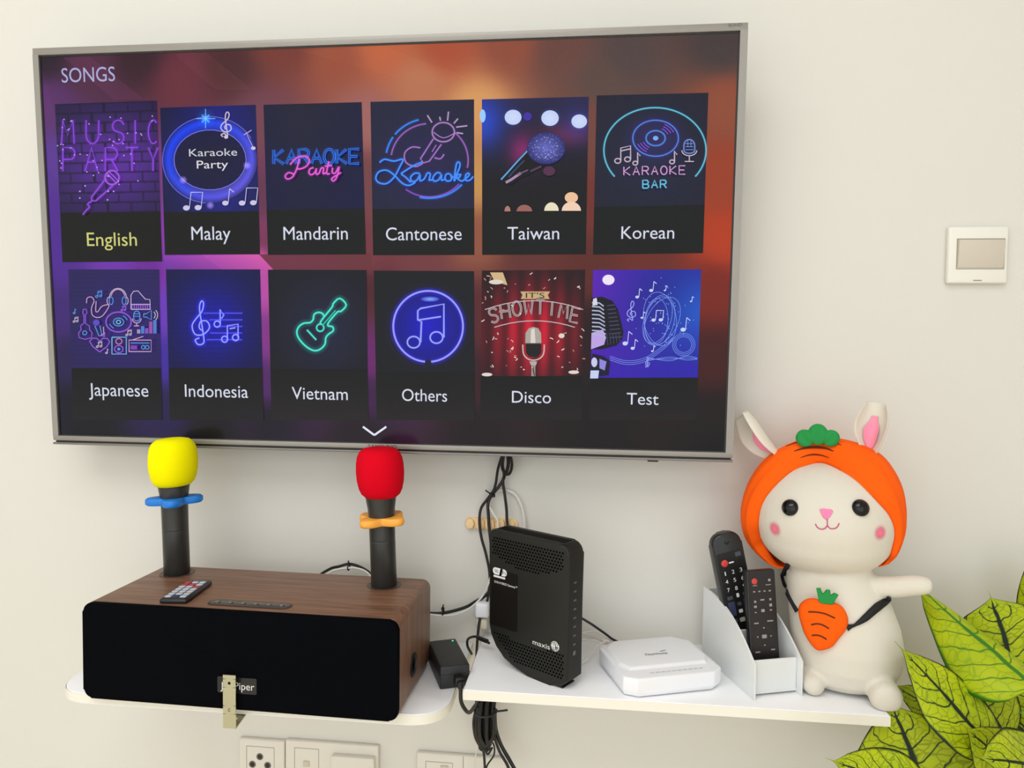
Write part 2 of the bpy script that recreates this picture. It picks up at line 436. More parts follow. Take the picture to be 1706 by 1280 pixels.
sp = Canvas(0)
q = (SX0, SX1, SZ0, SZ1)
BGPTS = [(70, 95, (48, 34, 48)), (150, 110, (88, 48, 72)), (230, 95, (62, 36, 48)), (300, 130, (112, 52, 66)), (380, 110, (82, 44, 48)), (470, 80, (125, 62, 52)), (560, 100, (160, 84, 60)),
 (640, 80, (196, 104, 66)), (740, 80, (178, 84, 56)), (850, 75, (150, 80, 60)), (930, 90, (110, 72, 64)), (1050, 90, (86, 70, 68)), (1200, 80, (74, 62, 62)), (1000, 140, (96, 74, 68)),
 (1210, 170, (150, 80, 56)), (700, 140, (190, 120, 86)), (610, 200, (165, 105, 100)), (795, 180, (222, 160, 100)), (795, 300, (205, 150, 86)), (795, 400, (150, 88, 66)), (985, 200, (120, 72, 62)), (985, 350, (118, 52, 44)),
 (1205, 300, (160, 66, 36)), (1205, 400, (186, 64, 26)), (1190, 480, (128, 40, 26)), (1190, 600, (72, 26, 24)), (1190, 700, (30, 18, 18)), (80, 170, (96, 52, 110)), (85, 280, (92, 56, 150)), (90, 360, (86, 44, 150)),
 (100, 430, (84, 44, 150)), (105, 520, (68, 40, 120)), (112, 600, (46, 34, 84)), (110, 680, (26, 24, 42)), (150, 720, (24, 24, 30)), (190, 440, (116, 56, 176)), (250, 440, (110, 40, 150)), (300, 436, (150, 62, 186)), (360, 434, (178, 74, 190)),
 (420, 430, (214, 92, 176)), (270, 300, (120, 62, 130)), (272, 400, (136, 62, 170)), (435, 200, (120, 70, 84)), (435, 330, (106, 56, 84)), (442, 400, (126, 56, 90)), (520, 436, (116, 52, 70)), (612, 300, (122, 70, 72)), (612, 430, (122, 58, 66)), (700, 436, (120, 62, 66)),
 (880, 436, (104, 52, 48)), (985, 436, (98, 44, 38)), (1080, 434, (112, 46, 36)), (272, 520, (112, 62, 190)), (276, 600, (72, 48, 160)), (280, 680, (44, 34, 80)), (440, 480, (190, 80, 170)), (444, 560, (136, 56, 140)), (448, 640, (86, 40, 106)), (452, 700, (34, 26, 40)),
 (616, 480, (84, 36, 46)), (618, 600, (110, 40, 110)), (620, 660, (66, 32, 76)), (796, 520, (92, 40, 44)), (796, 640, (60, 26, 36)), (980, 560, (44, 20, 22)), (980, 680, (28, 18, 18)), (350, 720, (26, 24, 30)), (600, 720, (38, 26, 34)), (800, 720, (32, 22, 26)), (1000, 720, (24, 16, 16)), (1200, 740, (16, 12, 12))]
def bgcol(x, y):
    W = 0; c = [0, 0, 0]
    for px, py, k in BGPTS:
        d2 = (x-px)**2+(y-py)**2+60; ww = 1/d2**1.7; W += ww
        for i in range(3): c[i] += ww*k[i]
    return tuple(max(0, v/W-9) for v in c)
NU, NV = 84, 50
pts = []; cols = []
for j in range(NV+1):
    for i in range(NU+1):
        u, v = i/NU, j/NV
        x = (62*(1-u)+1237*u)*(1-v)+(96*(1-u)+1211*u)*v; y = (91*(1-u)+47*u)*(1-v)+(729*(1-u)+757*u)*v
        pts.append((x, y)); cols.append(bgcol(x, y))
sp.raw(pts, cols, [(j*(NU+1)+i, (j+1)*(NU+1)+i, (j+1)*(NU+1)+i+1, j*(NU+1)+i+1) for j in range(NV) for i in range(NU)])
sp.quad([(272, 427), (432, 424), (457, 451), (277, 451)], [(136, 54, 176), (206, 84, 164), (190, 74, 158), (98, 42, 150)], 6)
sp.quad([(432, 424), (618, 422), (618, 451), (457, 451)], [(112, 44, 70), (104, 46, 52), (104, 46, 52), (104, 44, 62)], 4)
# diagonal light facets of the menu's wallpaper
for pts_, c in (([(105, 96), (150, 95), (240, 165), (190, 166)], (40, 14, 34)), ([(290, 90), (345, 88), (420, 150), (360, 150)], (36, 14, 14)), ([(500, 85), (640, 78), (780, 130), (700, 140)], (34, 14, 8)),
                ([(336, 425), (430, 425), (455, 450), (372, 450)], (60, 18, 40)), ([(210, 437), (272, 436), (300, 450), (240, 450)], (26, 8, 40)), ([(70, 110), (92, 190), (100, 300), (78, 280)], (22, 6, 30))):
    sp.poly(pts_, c, 1)
sp.text('SONGS', 147.5, 124, 89, 23, (168, 172, 214))
for a, b in (((605, 711), (624, 725)), ((624, 725), (644, 711))): sp.line([a, b], 3.4, (225, 228, 245))
screen = sp.build('screen', tv)
# protects the panel edge: thin black border
g = G()
for (x0, x1, z0, z1) in ((SX0, SX0+.0022, SZ0, SZ1), (SX1-.0022, SX1, SZ0, SZ1), (SX0, SX1, SZ0, SZ0+.0018), (SX0, SX1, SZ1-.0022, SZ1)):
    g.box(((x0+x1)/2, SY+.001, (z0+z1)/2), (x1-x0, .0045, z1-z0))
g.build('black_border', M_BLACK, tv)

CAP = (8, 8, 7)
def tile(q, art, cap, fn=None, cols=None, n=16, capcol=(212, 216, 232), tx=None, fade=None):
    """q corner pixels TL TR BR BL, art = fraction of height taken by the picture"""
    c = Canvas(9)
    lerp = lambda a, b, t: tuple(a[i]*(1-t)+b[i]*t for i in (0, 1))
    L, R = lerp(q[0], q[3], art), lerp(q[1], q[2], art)
    c.quad((q[0], q[1], R, L), cols, n, fn)
    c.quad((L, R, q[2], q[3]), [CAP, CAP, fade or CAP, fade or CAP])
    c.text(cap, *tx, capcol)
    c.L = 14
    return c
# --- English
q = [(92.5, 174), (262, 168), (271, 436), (105, 437)]
def brick(u, v):
    r = math.floor(v*11); x = u*4.2+(r % 2)*.5; fx = x-math.floor(x); fy = v*11-r
    e = min(fx, 1-fx)*1.2 < .05 or fy < .13
    k = math.exp(-((u-.55)**2*3+(v-.55)**2*5))
    b = mix((24, 14, 52), (86, 36, 150), k)
    return mix(b, (14, 6, 36), .75) if e else b
c = tile(q, .69, 'English', brick, n=66, capcol=(205, 206, 118), tx=(187, 398, 83, 22))
PUR = (140, 62, 226)
for wd, y, xs, hh in (('MUSIC', 201, (104, 145, 188, 222, 248), 39), ('PARTY', 247, (107, 144, 178, 212, 250), 39)):
    for ch, x in zip(wd, xs):
        ww = {'I': 10, 'C': 17, 'Y': 16}.get(ch, 21)
        for st in STROKE[ch]: c.line([(x+a*ww, y+hh*(1-b)) for a, b in st], 2.0, PUR, 9, gstr=.5)
c.ring(190, 297, 11.5, 11.5, 1.8, (170, 90, 235), 7); c.line([(181, 289), (197, 306)], 1.6, (170, 90, 235)); c.line([(184, 286), (200, 302)], 1.6, (170, 90, 235))
c.line([(179, 300), (156, 330), (157, 335), (163, 336), (192, 310)], 1.8, (150, 70, 230), 7)
c.line([(157, 336), (150, 341), (153, 346), (147, 352), (142, 359)], 1.8, (150, 70, 230), 6, k=3)
for i in range(46):
    x, y = random.uniform(100, 262), random.uniform(190, 310); c.ell(x, y, 1.3, 1.3, (190, 150, 245), n=6)
for x, y in ((141, 321), (141, 332), (188, 321), (197, 321), (187, 335), (150, 312)): c.ell(x, y, 1.5, 1.5, (190, 150, 245), n=6)
c.build('song_tile', screen)
# --- Malay
q = [(267.5, 180), (426.5, 175), (434, 424), (275.5, 425)]
c = tile(q, .71, 'Malay', lambda u, v: mix((22, 26, 140), (6, 8, 48), min(1, abs(u-.6)*1.1+abs(v-.5)*.5)), n=20, tx=(352, 388, 65, 22))
N = 48; pts = []; cols = []
for k in range(N):
    a = 2*pi*k/N; t = .5+.5*cos(a+2.4)
    for rx, ry, f in ((79, 72, .45), (70, 62, 1), (60, 50, .7)):
        xx = 351+rx*cos(a); xx = min(xx, 427+(270+ry*sin(a)-180)*.03)
        pts.append((xx, 267+ry*sin(a))); cols.append(tuple(v*f for v in mix((92, 84, 226), (10, 60, 240), t)))
c.raw(pts, cols, [f for k in range(N) for f in ((3*k, 3*k+1, 3*((k+1) % N)+1, 3*((k+1) % N)), (3*k+1, 3*k+2, 3*((k+1) % N)+2, 3*((k+1) % N)+1))])
c.ell(351, 267, 60, 50, (12, 10, 44), (8, 8, 60), n=40)
c.ring(351, 267, 60, 50, 1.2, (120, 120, 235)); c.arc(351, 267, 79, 72, 95, 330, 1.1, (110, 110, 230))
c.text('Karaoke', 356, 254, 80, 12, (208, 206, 216)); c.text('Party', 355, 274, 52, 13, (222, 220, 226))
clef(c, 369, 226, 27, (196, 184, 206), 2); c.ell(378, 229, 3.5, 3, (205, 195, 212), n=12)
for x, y, s, k in ((312, 347, 26, 2), (377, 339, 24, 1), (405, 339, 25, 2)): snote(c, x, y, s, (200, 196, 226), k)
c.line([(408, 226), (421, 218)], 1.6, (180, 160, 210)); c.line([(412, 222), (424, 248)], 1.2, (180, 160, 210)); c.ell(424, 248, 4, 3, (205, 195, 212), n=10)
for r_, col in ((9, (150, 210, 255)), (18, (20, 60, 120))): c.ell(345, 199, r_, r_, col if r_ == 18 else (60, 150, 240), (0, 0, 0), glow=1)
for a in (0, 45, 90, 135):
    r_ = 16 if a % 90 == 0 else 9; c.line([(345-r_*cos(RAD(a)), 199-r_*sin(RAD(a))), (345+r_*cos(RAD(a)), 199+r_*sin(RAD(a)))], 1.0, (120, 200, 255))
for x, y in ((308, 301), (353, 343), (414, 277)): c.ell(x, y, 7, 7, (150, 130, 220), (0, 0, 0), glow=1)
c.build('song_tile', screen)
# --- Mandarin
q = [(439.5, 175), (603, 170.5), (610, 424), (447, 425)]
c = tile(q, .7, 'Mandarin', lambda u, v: mix((20, 20, 44), (8, 8, 56), min(1, abs(u-.4)+v*.6)), n=10, tx=(526, 388, 107, 22))
for off, col in ((0, (60, 150, 236)),):
    x = 457
    for ch in 'KARAOKE':
        for st in STROKE[ch]:
            c.line([(x+a*17, 250+24*(1-b)-(x-457)*.0) for a, b in st], 4.6, (36, 110, 226), 12, gcol=(20, 80, 220), gstr=.5)
        for st in STROKE[ch]: c.line([(x+a*17, 250+24*(1-b)) for a, b in st], 1.4, (12, 22, 70))
        x += 21.2
Z1 = lambda p: (40+p[0]*.3517, 20+p[1]*.3517)
for st in ([(1312, 700), (1300, 745), (1280, 785), (1255, 795), (1245, 780), (1262, 765), (1285, 772)], [(1268, 728), (1300, 695), (1340, 688), (1360, 708), (1345, 735), (1315, 748), (1298, 745)],
           [(1380, 742), (1362, 748), (1358, 768), (1372, 775), (1388, 760), (1392, 745), (1392, 772), (1405, 768), (1415, 745), (1427, 745), (1424, 770), (1438, 766)], [(1452, 712), (1441, 768), (1457, 770)], [(1432, 735), (1468, 733)],
           [(1470, 742), (1468, 765), (1482, 768), (1495, 745), (1500, 742), (1490, 785), (1475, 805), (1465, 795), (1485, 780), (1510, 765)]):
    c.line([Z1(p) for p in st], 2.4, (228, 90, 214), 9, k=4, gcol=(200, 40, 190), gstr=.5)
c.build('song_tile', screen)
# --- Cantonese
q = [(617.5, 170), (790, 166), (790.5, 425), (622, 425.5)]
c = tile(q, .7, 'Cantonese', lambda u, v: mix((24, 24, 50), (30, 26, 72), math.exp(-((u-.5)**2+(v-.6)**2)*5)), n=10, tx=(706, 389, 126, 22))
Z2 = lambda p: (600+p[0]*.3869, 20+p[1]*.3869)
BLU = (52, 128, 240); PNK = (150, 92, 190)
def z2l(st, wd, col, gl, **kk): c.line([Z2(p) for p in st], wd, col, gl, **kk)
def zarc(cx, cy, r, a0, a1, wd, col, gl): c.arc(600+cx*.3869, 20+cy*.3869, r*.3869, r*.3869*.95, a0, a1, wd, col, gl)
zarc(300, 640, 166, 188, 265, 2, PNK, 6); zarc(300, 640, 166, 310, 372, 2, PNK, 6); zarc(300, 640, 166, 40, 128, 2, (130, 70, 200), 6)
zarc(300, 640, 188, 190, 214, 2.4, BLU, 8); zarc(300, 640, 188, 218, 256, 2.4, BLU, 8); zarc(300, 625, 188, 42, 103, 2.6, BLU, 8)
c.ring(*Z2((360, 520)), 18.5, 16, 1.8, (176, 130, 200), 6); z2l([(318, 520), (360, 545), (408, 525)], 1.5, (176, 130, 200), 0, k=3)
z2l([(318, 548), (262, 635), (275, 652), (300, 645), (352, 572)], 1.8, (166, 116, 196), 6); z2l([(330, 575), (312, 605)], 1.6, (166, 116, 196), 0)
z2l([(262, 588), (225, 585), (195, 610), (200, 650), (240, 668), (272, 655)], 1.8, (166, 116, 196), 6, k=4); z2l([(322, 630), (348, 635), (364, 615)], 1.8, (166, 116, 196), 6, k=3)
for a, b in (((292, 448), (312, 480)), ((345, 455), (349, 472)), ((383, 433), (379, 472)), ((406, 484), (424, 463)), ((416, 500), (464, 494)), ((418, 524), (446, 528))): z2l([a, b], 1.7, (190, 160, 205), 5)
for st in ([(88, 652), (110, 638), (150, 646), (188, 638), (175, 670), (150, 715), (118, 742), (85, 738), (72, 718), (85, 692), (118, 685), (150, 705), (185, 740), (215, 750), (242, 736)], [(272, 650), (235, 665), (195, 690), (182, 700), (200, 715), (222, 737)],
           [(262, 700), (240, 698), (222, 715), (228, 733), (248, 728), (262, 705), (262, 730), (280, 722), (293, 698), (306, 702), (301, 728), (320, 722)],
           [(352, 700), (335, 696), (318, 715), (322, 732), (342, 726), (354, 704), (354, 728), (368, 722), (372, 706), (385, 700), (398, 712), (392, 730), (374, 730), (368, 716)],
           [(392, 712), (412, 712), (432, 672), (430, 652), (418, 660), (408, 732), (420, 708), (436, 704), (430, 716), (420, 718), (440, 732), (456, 722), (472, 708), (470, 698), (458, 706), (458, 728), (475, 728), (490, 712)]):
    z2l(st, 2.8, (60, 140, 245), 11, k=4, gcol=(20, 80, 230), gstr=.5)
c.build('song_tile', screen)
# --- Taiwan
q = [(803, 166), (981, 161.5), (976, 424), (803.5, 425)]
def stage(u, v):
    b = mix((30, 26, 66), (12, 8, 16), min(1, v*1.25)); b = mix(b, (30, 70, 210), .9*math.exp(-((u-.0)**2*22+(v-.2)**2*16)))
    b = mix(b, (150, 30, 110), .8*math.exp(-((u-.38)**2*60+(v-.47)**2*40))); b = mix(b, (120, 30, 60), .7*math.exp(-((u-.8)**2*14+(v-.33)**2*90)))
    b = mix(b, (60, 60, 170), .5*math.exp(-((u-.9)**2*30+(v-.25)**2*40))); return b
c = tile(q, .72, 'Taiwan', stage, n=26, tx=(888.5, 388, 86, 22))
for x, y, r_ in ((855, 196, 14), (916.5, 197.5, 14.5), (965, 203, 13)): c.ell(x, y, r_+5, r_+4, (40, 60, 130), (0, 0, 0), glow=1); c.ell(x, y, r_, r_-1.5, (205, 216, 246), (190, 205, 244))
c.ell(879, 195, 7, 7, (60, 40, 160)); c.ell(804.5, 194, 5, 11, (150, 200, 250), n=14)
c.poly([(878, 250), (906, 278), (886, 290), (864, 300), (850, 310), (840, 306), (834, 300), (848, 282)], (10, 8, 14)); c.line([(880, 251), (862, 270), (846, 288), (835, 300)], 2.6, (90, 160, 220), k=3); c.line([(874, 268), (858, 284), (848, 296)], 2.6, (44, 60, 96), k=3); c.line([(902, 278), (884, 286)], 3.2, (84, 54, 84)); c.line([(868, 289), (852, 300), (843, 305)], 4.2, (168, 136, 170)); c.line([(880, 284), (862, 292)], 2.0, (120, 90, 120))
c.ell(910, 248, 32, 27, (96, 100, 190), (34, 34, 96), n=36)
for k in range(150):
    a = random.random()*2*pi; r_ = math.sqrt(random.random()); c.L -= 1; c.ell(910+30*r_*cos(a), 248+25*r_*sin(a), 1.0, .9, (160, 164, 226) if r_ < .75 else (90, 94, 180), n=5)
c.L += 2
for x, y, rx, ry, col in ((952, 330, 11, 9, (236, 190, 150)), (915, 286, 10, 8, (80, 40, 70))): c.ell(x, y, rx, ry, col, n=20)
for x, y, rx, ry, col in ((952, 352, 16, 15, (240, 205, 180)), (919, 352, 12, 14, (232, 222, 190)), (874, 353, 13, 11, (150, 96, 90)), (846, 353, 5, 9, (170, 120, 110))): c.poly([(x+rx*cos(pi*k/14), y-ry*sin(pi*k/14)) for k in range(15)], col)
c.build('song_tile', screen)
# --- Korean
q = [(994, 159.5), (1180, 155), (1171, 422), (988, 424.5)]
c = tile(q, .7, 'Korean', lambda u, v: mix((20, 20, 40), (26, 28, 58), math.exp(-((u-.5)**2+(v-.55)**2)*6)), n=10, tx=(1079, 387, 88, 22))
CY = (86, 186, 214)
c.arc(1091, 251, 85, 71, 142, 398, 2.4, CY, 7, n=50, gstr=.35)
c.ring(1092, 231, 38, 30, 2.0, (70, 130, 214), 9, gcol=(70, 40, 190)); c.ring(1092, 231, 16, 12.5, 2, (70, 130, 214), 6); c.ell(1092, 231, 4.5, 3.8, (110, 170, 230)); c.ell(1092, 231, 60, 48, (26, 10, 74), (0, 0, 0), glow=1)
for r_ in (22, 27, 32): c.arc(1092, 231, r_, r_*.8, -62, -22, 1.5, (130, 80, 210)); c.arc(1092, 231, r_, r_*.8, 118, 158, 1.5, (130, 80, 210))
WM = (196, 178, 196)
note(c, 1029, 269, 25, WM, 2, 1.8, 4); note(c, 1058, 273, 20, WM, 1, 1.8, 4); note(c, 1119, 271, 20, WM, 1, 1.8, 4)
MB_ = (112, 140, 214)
c.line(arcp(1147.5, 244, 9, 10, 180, 360)+[(1156.5, 250)]+arcp(1147.5, 252, 9, 5, 0, 180)+[(1138.5, 244)], 1.7, MB_, 5); c.line(arcp(1147.5, 252, 12.5, 9, 0, 180), 1.7, WM)
c.line([(1147.5, 261), (1147.5, 270)], 1.7, WM); c.line([(1140, 270.5), (1155, 270.5)], 1.7, WM)
for y in (241, 246, 251): c.line([(1141, y), (1154, y)], 1.2, MB_)
for x in (1145, 1150): c.line([(x, 236), (x, 247)], 1.0, MB_)
x = 1039
for ch in 'KARAOKE':
    for st in STROKE[ch]: c.line([(x+a*10.5, 279.5+14*(1-b)-(x-1039)*.012) for a, b in st], 1.9, (206, 150, 206), 4, gstr=.3)
    x += 15.2
x = 1070
for ch in 'BAR':
    for st in STROKE[ch]: c.line([(x+a*10, 302.5+13*(1-b)) for a, b in st], 2.2, (96, 186, 220), 4, gstr=.3)
    x += 14.5
c.build('song_tile', screen)
# --- Japanese
q = [(114.5, 449), (266, 449), (271, 700), (123, 700)]
c = tile(q, .655, 'Japanese', lambda u, v: mix(mix((34, 26, 84), (44, 28, 112), math.exp(-((u-.6)**2+(v-.55)**2)*5)), (28, 18, 70), .35 if (v*22) % 1 < .3 else 0), n=44, tx=(198, 649, 99, 21), fade=(24, 23, 28))
A = (206, 160, 196); Bc = (84, 150, 226); Pc = (150, 90, 222); Wc = (196, 180, 200)
Z3 = lambda p: (60+p[0]*.34, 400+p[1]*.34)
def zl(st, col, wd=1.4, **kk): c.line([Z3(p) for p in st], wd, col, **kk)
zl(arcp(405, 285, 42, 48, 180, 360), Wc); zl(arcp(405, 282, 34, 40, 190, 350), A)
for x in (372, 436): c.ring(*Z3((x, 298)), 3.2, 6.4, 1.4, Bc); c.arc(*Z3((x+(-8 if x < 400 else 8), 298)), 4, 6.5, 100 if x < 400 else -80, 260 if x < 400 else 80, 1.4, A)
zl([(470, 340), (470, 270), (482, 252), (505, 250), (520, 268), (540, 290), (562, 292), (566, 340), (470, 340)], Wc); zl([(470, 316), (566, 316)], Wc)
for k in range(9): zl([(475+k*11, 318), (475+k*11, 338)], Pc, 1.6)
zl([(255, 310), (258, 285), (280, 280), (292, 300), (280, 330), (282, 365), (305, 380), (335, 370), (366, 320), (330, 325), (312, 350), (300, 348), (302, 300)], A, k=3)
c.ring(*Z3((412, 402)), 21, 16.5, 1.6, Pc, 5); c.ring(*Z3((412, 402)), 8.5, 6.5, 1.5, Bc); c.ring(*Z3((412, 402)), 3.5, 3, 1.6, (110, 190, 220)); c.arc(*Z3((412, 402)), 15, 12, -60, -15, 1.3, Bc); c.arc(*Z3((412, 402)), 15, 12, 120, 165, 1.3, Bc)
zl([(240, 340), (256, 340), (258, 360), (252, 365), (252, 410), (270, 420), (272, 440), (284, 455), (280, 480), (248, 486), (220, 478), (218, 455), (230, 440), (228, 420), (244, 408), (244, 365), (238, 360), (240, 340)], Pc); c.ring(*Z3((248, 455)), 3.5, 3.2, 1.4, Bc)
c.ell(*Z3((305, 405)), 5.5, 5, (90, 70, 190)); zl([(298, 420), (318, 470), (332, 465), (322, 418)], Bc); zl([(325, 470), (342, 460), (340, 425)], A)
zl(arcp(503, 368, 15, 20, 180, 360)+arcp(503, 385, 15, 12, 0, 180)+[(488, 368)], Bc); zl(arcp(503, 385, 22, 22, 0, 180), A); zl([(503, 407), (503, 420)], A); zl([(490, 421), (516, 421)], A)
for y in (362, 374): zl([(490, y), (516, y)], Bc, 1.1)
zl([(538, 362), (552, 362), (575, 345), (575, 392), (552, 378), (538, 378), (538, 362)], Bc); c.arc(*Z3((580, 368)), 5, 6, -60, 60, 1.3, Wc); c.arc(*Z3((586, 368)), 7, 9, -60, 60, 1.3, Wc)
for k, (h_, col) in enumerate(((20, Wc), (36, Bc), (26, Pc), (58, (190, 90, 180)), (66, Bc))):
    x0 = 506+k*20; c.poly([Z3((x0, 458)), Z3((x0+16, 458)), Z3((x0+16, 458-h_)), Z3((x0, 458-h_))], mix(col, (40, 40, 120), .25))
zl([(325, 548), (290, 520), (276, 495), (292, 480), (312, 482), (325, 496), (340, 482), (362, 482), (374, 498), (360, 522), (325, 548)], Pc, 1.6); note(c, *Z3((314, 522)), 9, Wc, 2, 1.2)
zl([(386, 476), (456, 476), (456, 558), (386, 558), (386, 476)], (110, 180, 220), 1.8); c.ring(*Z3((420, 496)), 5, 4.6, 1.5, (206, 130, 160)); c.ring(*Z3((420, 534)), 7, 6, 1.6, Pc); c.ell(*Z3((420, 534)), 2.5, 2.2, Bc)
zl([(470, 546), (470, 490), (578, 490), (578, 546), (470, 546)], A, 1.5); zl([(485, 490), (540, 472)], A); c.poly([Z3((478, 536)), Z3((510, 536)), Z3((510, 516)), Z3((478, 516))], (120, 60, 180)); zl([(478, 504), (570, 504)], Bc); c.ring(*Z3((540, 525)), 3, 3, 1.3, Bc); c.ring(*Z3((560, 525)), 3, 3, 1.3, Bc)
for x, y, s, col, k in ((314, 278, 10, Bc, 2), (437, 345, 8, Pc, 2), (206, 358, 8, Bc, 1), (206, 400, 8, Wc, 2), (352, 470, 7, Pc, 1), (464, 465, 9, Wc, 2), (366, 552, 8, Wc, 1)): note(c, *Z3((x, y)), s, col, k, 1.2)
c.build('song_tile', screen)
# --- Indonesia
q = [(277, 449), (434, 449), (440, 700), (284, 700)]
def blue(u, v):
    k = math.exp(-((u-.5)**2*6+(v-.55)**2*5)); b = mix((8, 8, 60), (12, 10, 168), k); return mix(b, (6, 6, 60), .3 if (v*20) % 1 < .28 else 0)
c = tile(q, .655, 'Indonesia', blue, n=40, tx=(361, 651, 105, 21), fade=(26, 23, 27))
LB = (150, 160, 240); gk = dict(gcol=(40, 40, 230), gstr=.8)
for y, x0 in ((522, 340), (533, 350), (544, 362), (555, 352), (566, 346)): c.line([(x0, y), (405, y)], 1.4, (84, 84, 214), 6, **gk)
c.L += 1
zz = [(806, 480), (785, 490), (800, 512), (826, 505), (826, 470), (812, 380), (806, 330), (815, 300), (826, 310), (818, 350), (790, 385), (770, 420), (785, 462), (825, 462), (855, 430), (842, 398), (812, 400), (805, 430), (822, 445)]
c.line([Z3(p) for p in zz], 2.2, LB, 13, k=4, **gk)
c.ring(*Z3((893, 412)), 5, 5, 2.1, LB, 9, **gk); c.line([Z3(p) for p in ((908, 412), (908, 340), (926, 368), (914, 385))], 2.1, LB, 9, **gk)
c.ring(*Z3((930, 486)), 5, 5, 2.1, LB, 9, **gk); c.ring(*Z3((984, 478)), 5, 5, 2.1, LB, 9, **gk); c.line([Z3(p) for p in ((944, 486), (944, 420), (996, 412), (996, 478))], 2.1, LB, 9, **gk); c.line([Z3((955, 435)), Z3((984, 430))], 2.1, LB)
c.build('song_tile', screen)
# --- Vietnam
q = [(447, 449.5), (611, 450), (614, 700), (453, 700)]
c = tile(q, .66, 'Vietnam', lambda u, v: mix((12, 12, 20), (22, 26, 56), math.exp(-((u-.55)**2*5+(v-.6)**2*4))), n=14, tx=(533, 655, 93, 21), fade=(30, 25, 26))
gt = [(1395, 415), (1400, 395), (1440, 345), (1455, 325), (1460, 310), (1490, 286), (1522, 318), (1496, 350), (1480, 352), (1440, 398), (1432, 420), (1455, 425), (1458, 445), (1435, 462), (1422, 480), (1418, 510), (1395, 535), (1365, 542), (1330, 525), (1295, 490), (1280, 455), (1290, 425), (1315, 408), (1345, 405), (1360, 390), (1365, 365), (1385, 355), (1405, 360), (1415, 376)]
TE = (70, 224, 200); kk = dict(gcol=(0, 130, 120), gstr=.7)
c.line([Z3(p) for p in gt], 3.0, TE, 15, k=3, **kk)
c.ring(*Z3((1395, 430)), 6, 6, 2.4, TE, 8, **kk); c.line([Z3((1330, 440)), Z3((1376, 490))], 2.6, TE, 8, **kk); c.line([Z3((1405, 420)), Z3((1470, 345))], 2.0, (40, 190, 170))
c.build('song_tile', screen)
# --- Others
q = [(623, 451), (790, 452), (791, 700), (628, 700)]
c = tile(q, .68, 'Others', lambda u, v: (14, 15, 20), n=2, tx=(707.5, 658, 75, 21), fade=(28, 23, 24))
Z4 = lambda p: (600+p[0]*.3869, 400+p[1]*.3869)
cx, cy = Z4((294, 372))
c.ell(cx, cy, 80, 80, (10, 8, 70), (0, 0, 0), glow=1); c.ell(cx, cy, 56, 57, (16, 14, 190), (10, 8, 120), n=40)
c.arc(cx, cy, 58, 59, 95, 445, 3.2, (150, 150, 246), 14, n=60, gcol=(30, 20, 220), gstr=.8)
ck = dict(gcol=(40, 40, 230), gstr=.6)
c.ring(*Z4((232, 440)), 10.5, 9.5, 2.6, LB, 8, **ck); c.ring(*Z4((330, 420)), 10.5, 9.5, 2.6, LB, 8, **ck)
c.line([Z4(p) for p in ((262, 440), (266, 352), (250, 345), (250, 305), (262, 295), (362, 276), (362, 420))], 2.8, LB, 9, **ck); c.line([Z4((252, 345)), Z4((350, 330))], 2.6, LB, 8, **ck)
c.ell(*Z4((303, 255)), 16, 4.5, (130, 170, 240), (30, 30, 200), n=20)  # streak of room light reflected in the screen, drawn into the tile
c.build('song_tile', screen)
# --- Disco
q = [(803, 451), (975, 449.5), (969, 700), (800, 700)]
def curtain(u, v):
    f = .5+.5*cos(u*2*pi*6.5); k = math.exp(-((u-.5)**2*4.6+(v-.60)**2*4.2))
    return mix((20, 8, 10), mix((120, 6, 24), (226, 14, 50), f), k*.95)
c = tile(q, .706, 'Disco', curtain, n=44, tx=(885.5, 661, 65, 21), fade=(26, 20, 20))
for pts_, k in (([(560, 140), (615, 140), (635, 195), (580, 180)], .9),): c.poly([Z4(p) for p in pts_], (206, 176, 130))
c.poly([Z4(p) for p in ((690, 222), (818, 222), (808, 238), (816, 254), (692, 254), (700, 238))], (196, 168, 120)); c.text("IT'S", *Z4((754, 238)), 31, 9, (40, 22, 14))
word = 'SHOWTIME'
SILV = (190, 176, 178)
for i, ch in enumerate(word):
    t = (i+.5)/8; X = 550+t*402; Y = 335-46*(1-(2*t-1)**2); ro = RAD((2*t-1)*13)
    hh = 62; ww = 40 if ch != 'I' else 14
    for wd_, col in ((6, (46, 12, 16)), (3.6, SILV), (1.2, (120, 30, 36))):
        for st in STROKE[ch]:
            P_ = []
            for a, b in st:
                lx, ly = (a-.5)*ww*.92, (.5-b)*hh; P_.append(Z4((X+lx*cos(ro)-ly*sin(ro), Y+lx*sin(ro)+ly*cos(ro))))
            c.line(P_, wd_, col)
c.line([Z4((540+t*42, 300-38*(1-(t/5-1)**2))) for t in range(11)], 1.5, SILV); c.line([Z4((580+t*34.5, 376-28*(1-(t/5-1)**2))) for t in range(11)], 1.5, SILV)
c.poly([Z4(p) for p in ((712, 445), (714, 400), (728, 380), (747, 374), (768, 380), (780, 400), (782, 445))], (170, 160, 150)); c.poly([Z4(p) for p in ((735, 445), (737, 385), (752, 380), (757, 445))], (216, 210, 200))
c.poly([Z4(p) for p in ((714, 445), (782, 445), (780, 485), (765, 502), (728, 502), (716, 485))], (22, 20, 22)); c.line([Z4(p) for p in ((702, 450), (706, 492), (730, 514), (765, 514), (790, 492), (794, 450))], 2.2, (190, 180, 176), k=3)
c.line([Z4((712, 400)), Z4((712, 445)), Z4((783, 445))], 1.4, (90, 80, 76))
c.poly([Z4(p) for p in ((740, 520), (756, 520), (756, 585), (738, 585))], (150, 140, 136)); c.line([Z4((742, 530)), (Z4((752, 583)))], 1.6, (40, 20, 22)); c.poly([Z4(p) for p in ((730, 522), (764, 522), (758, 540), (738, 540))], (176, 168, 166))
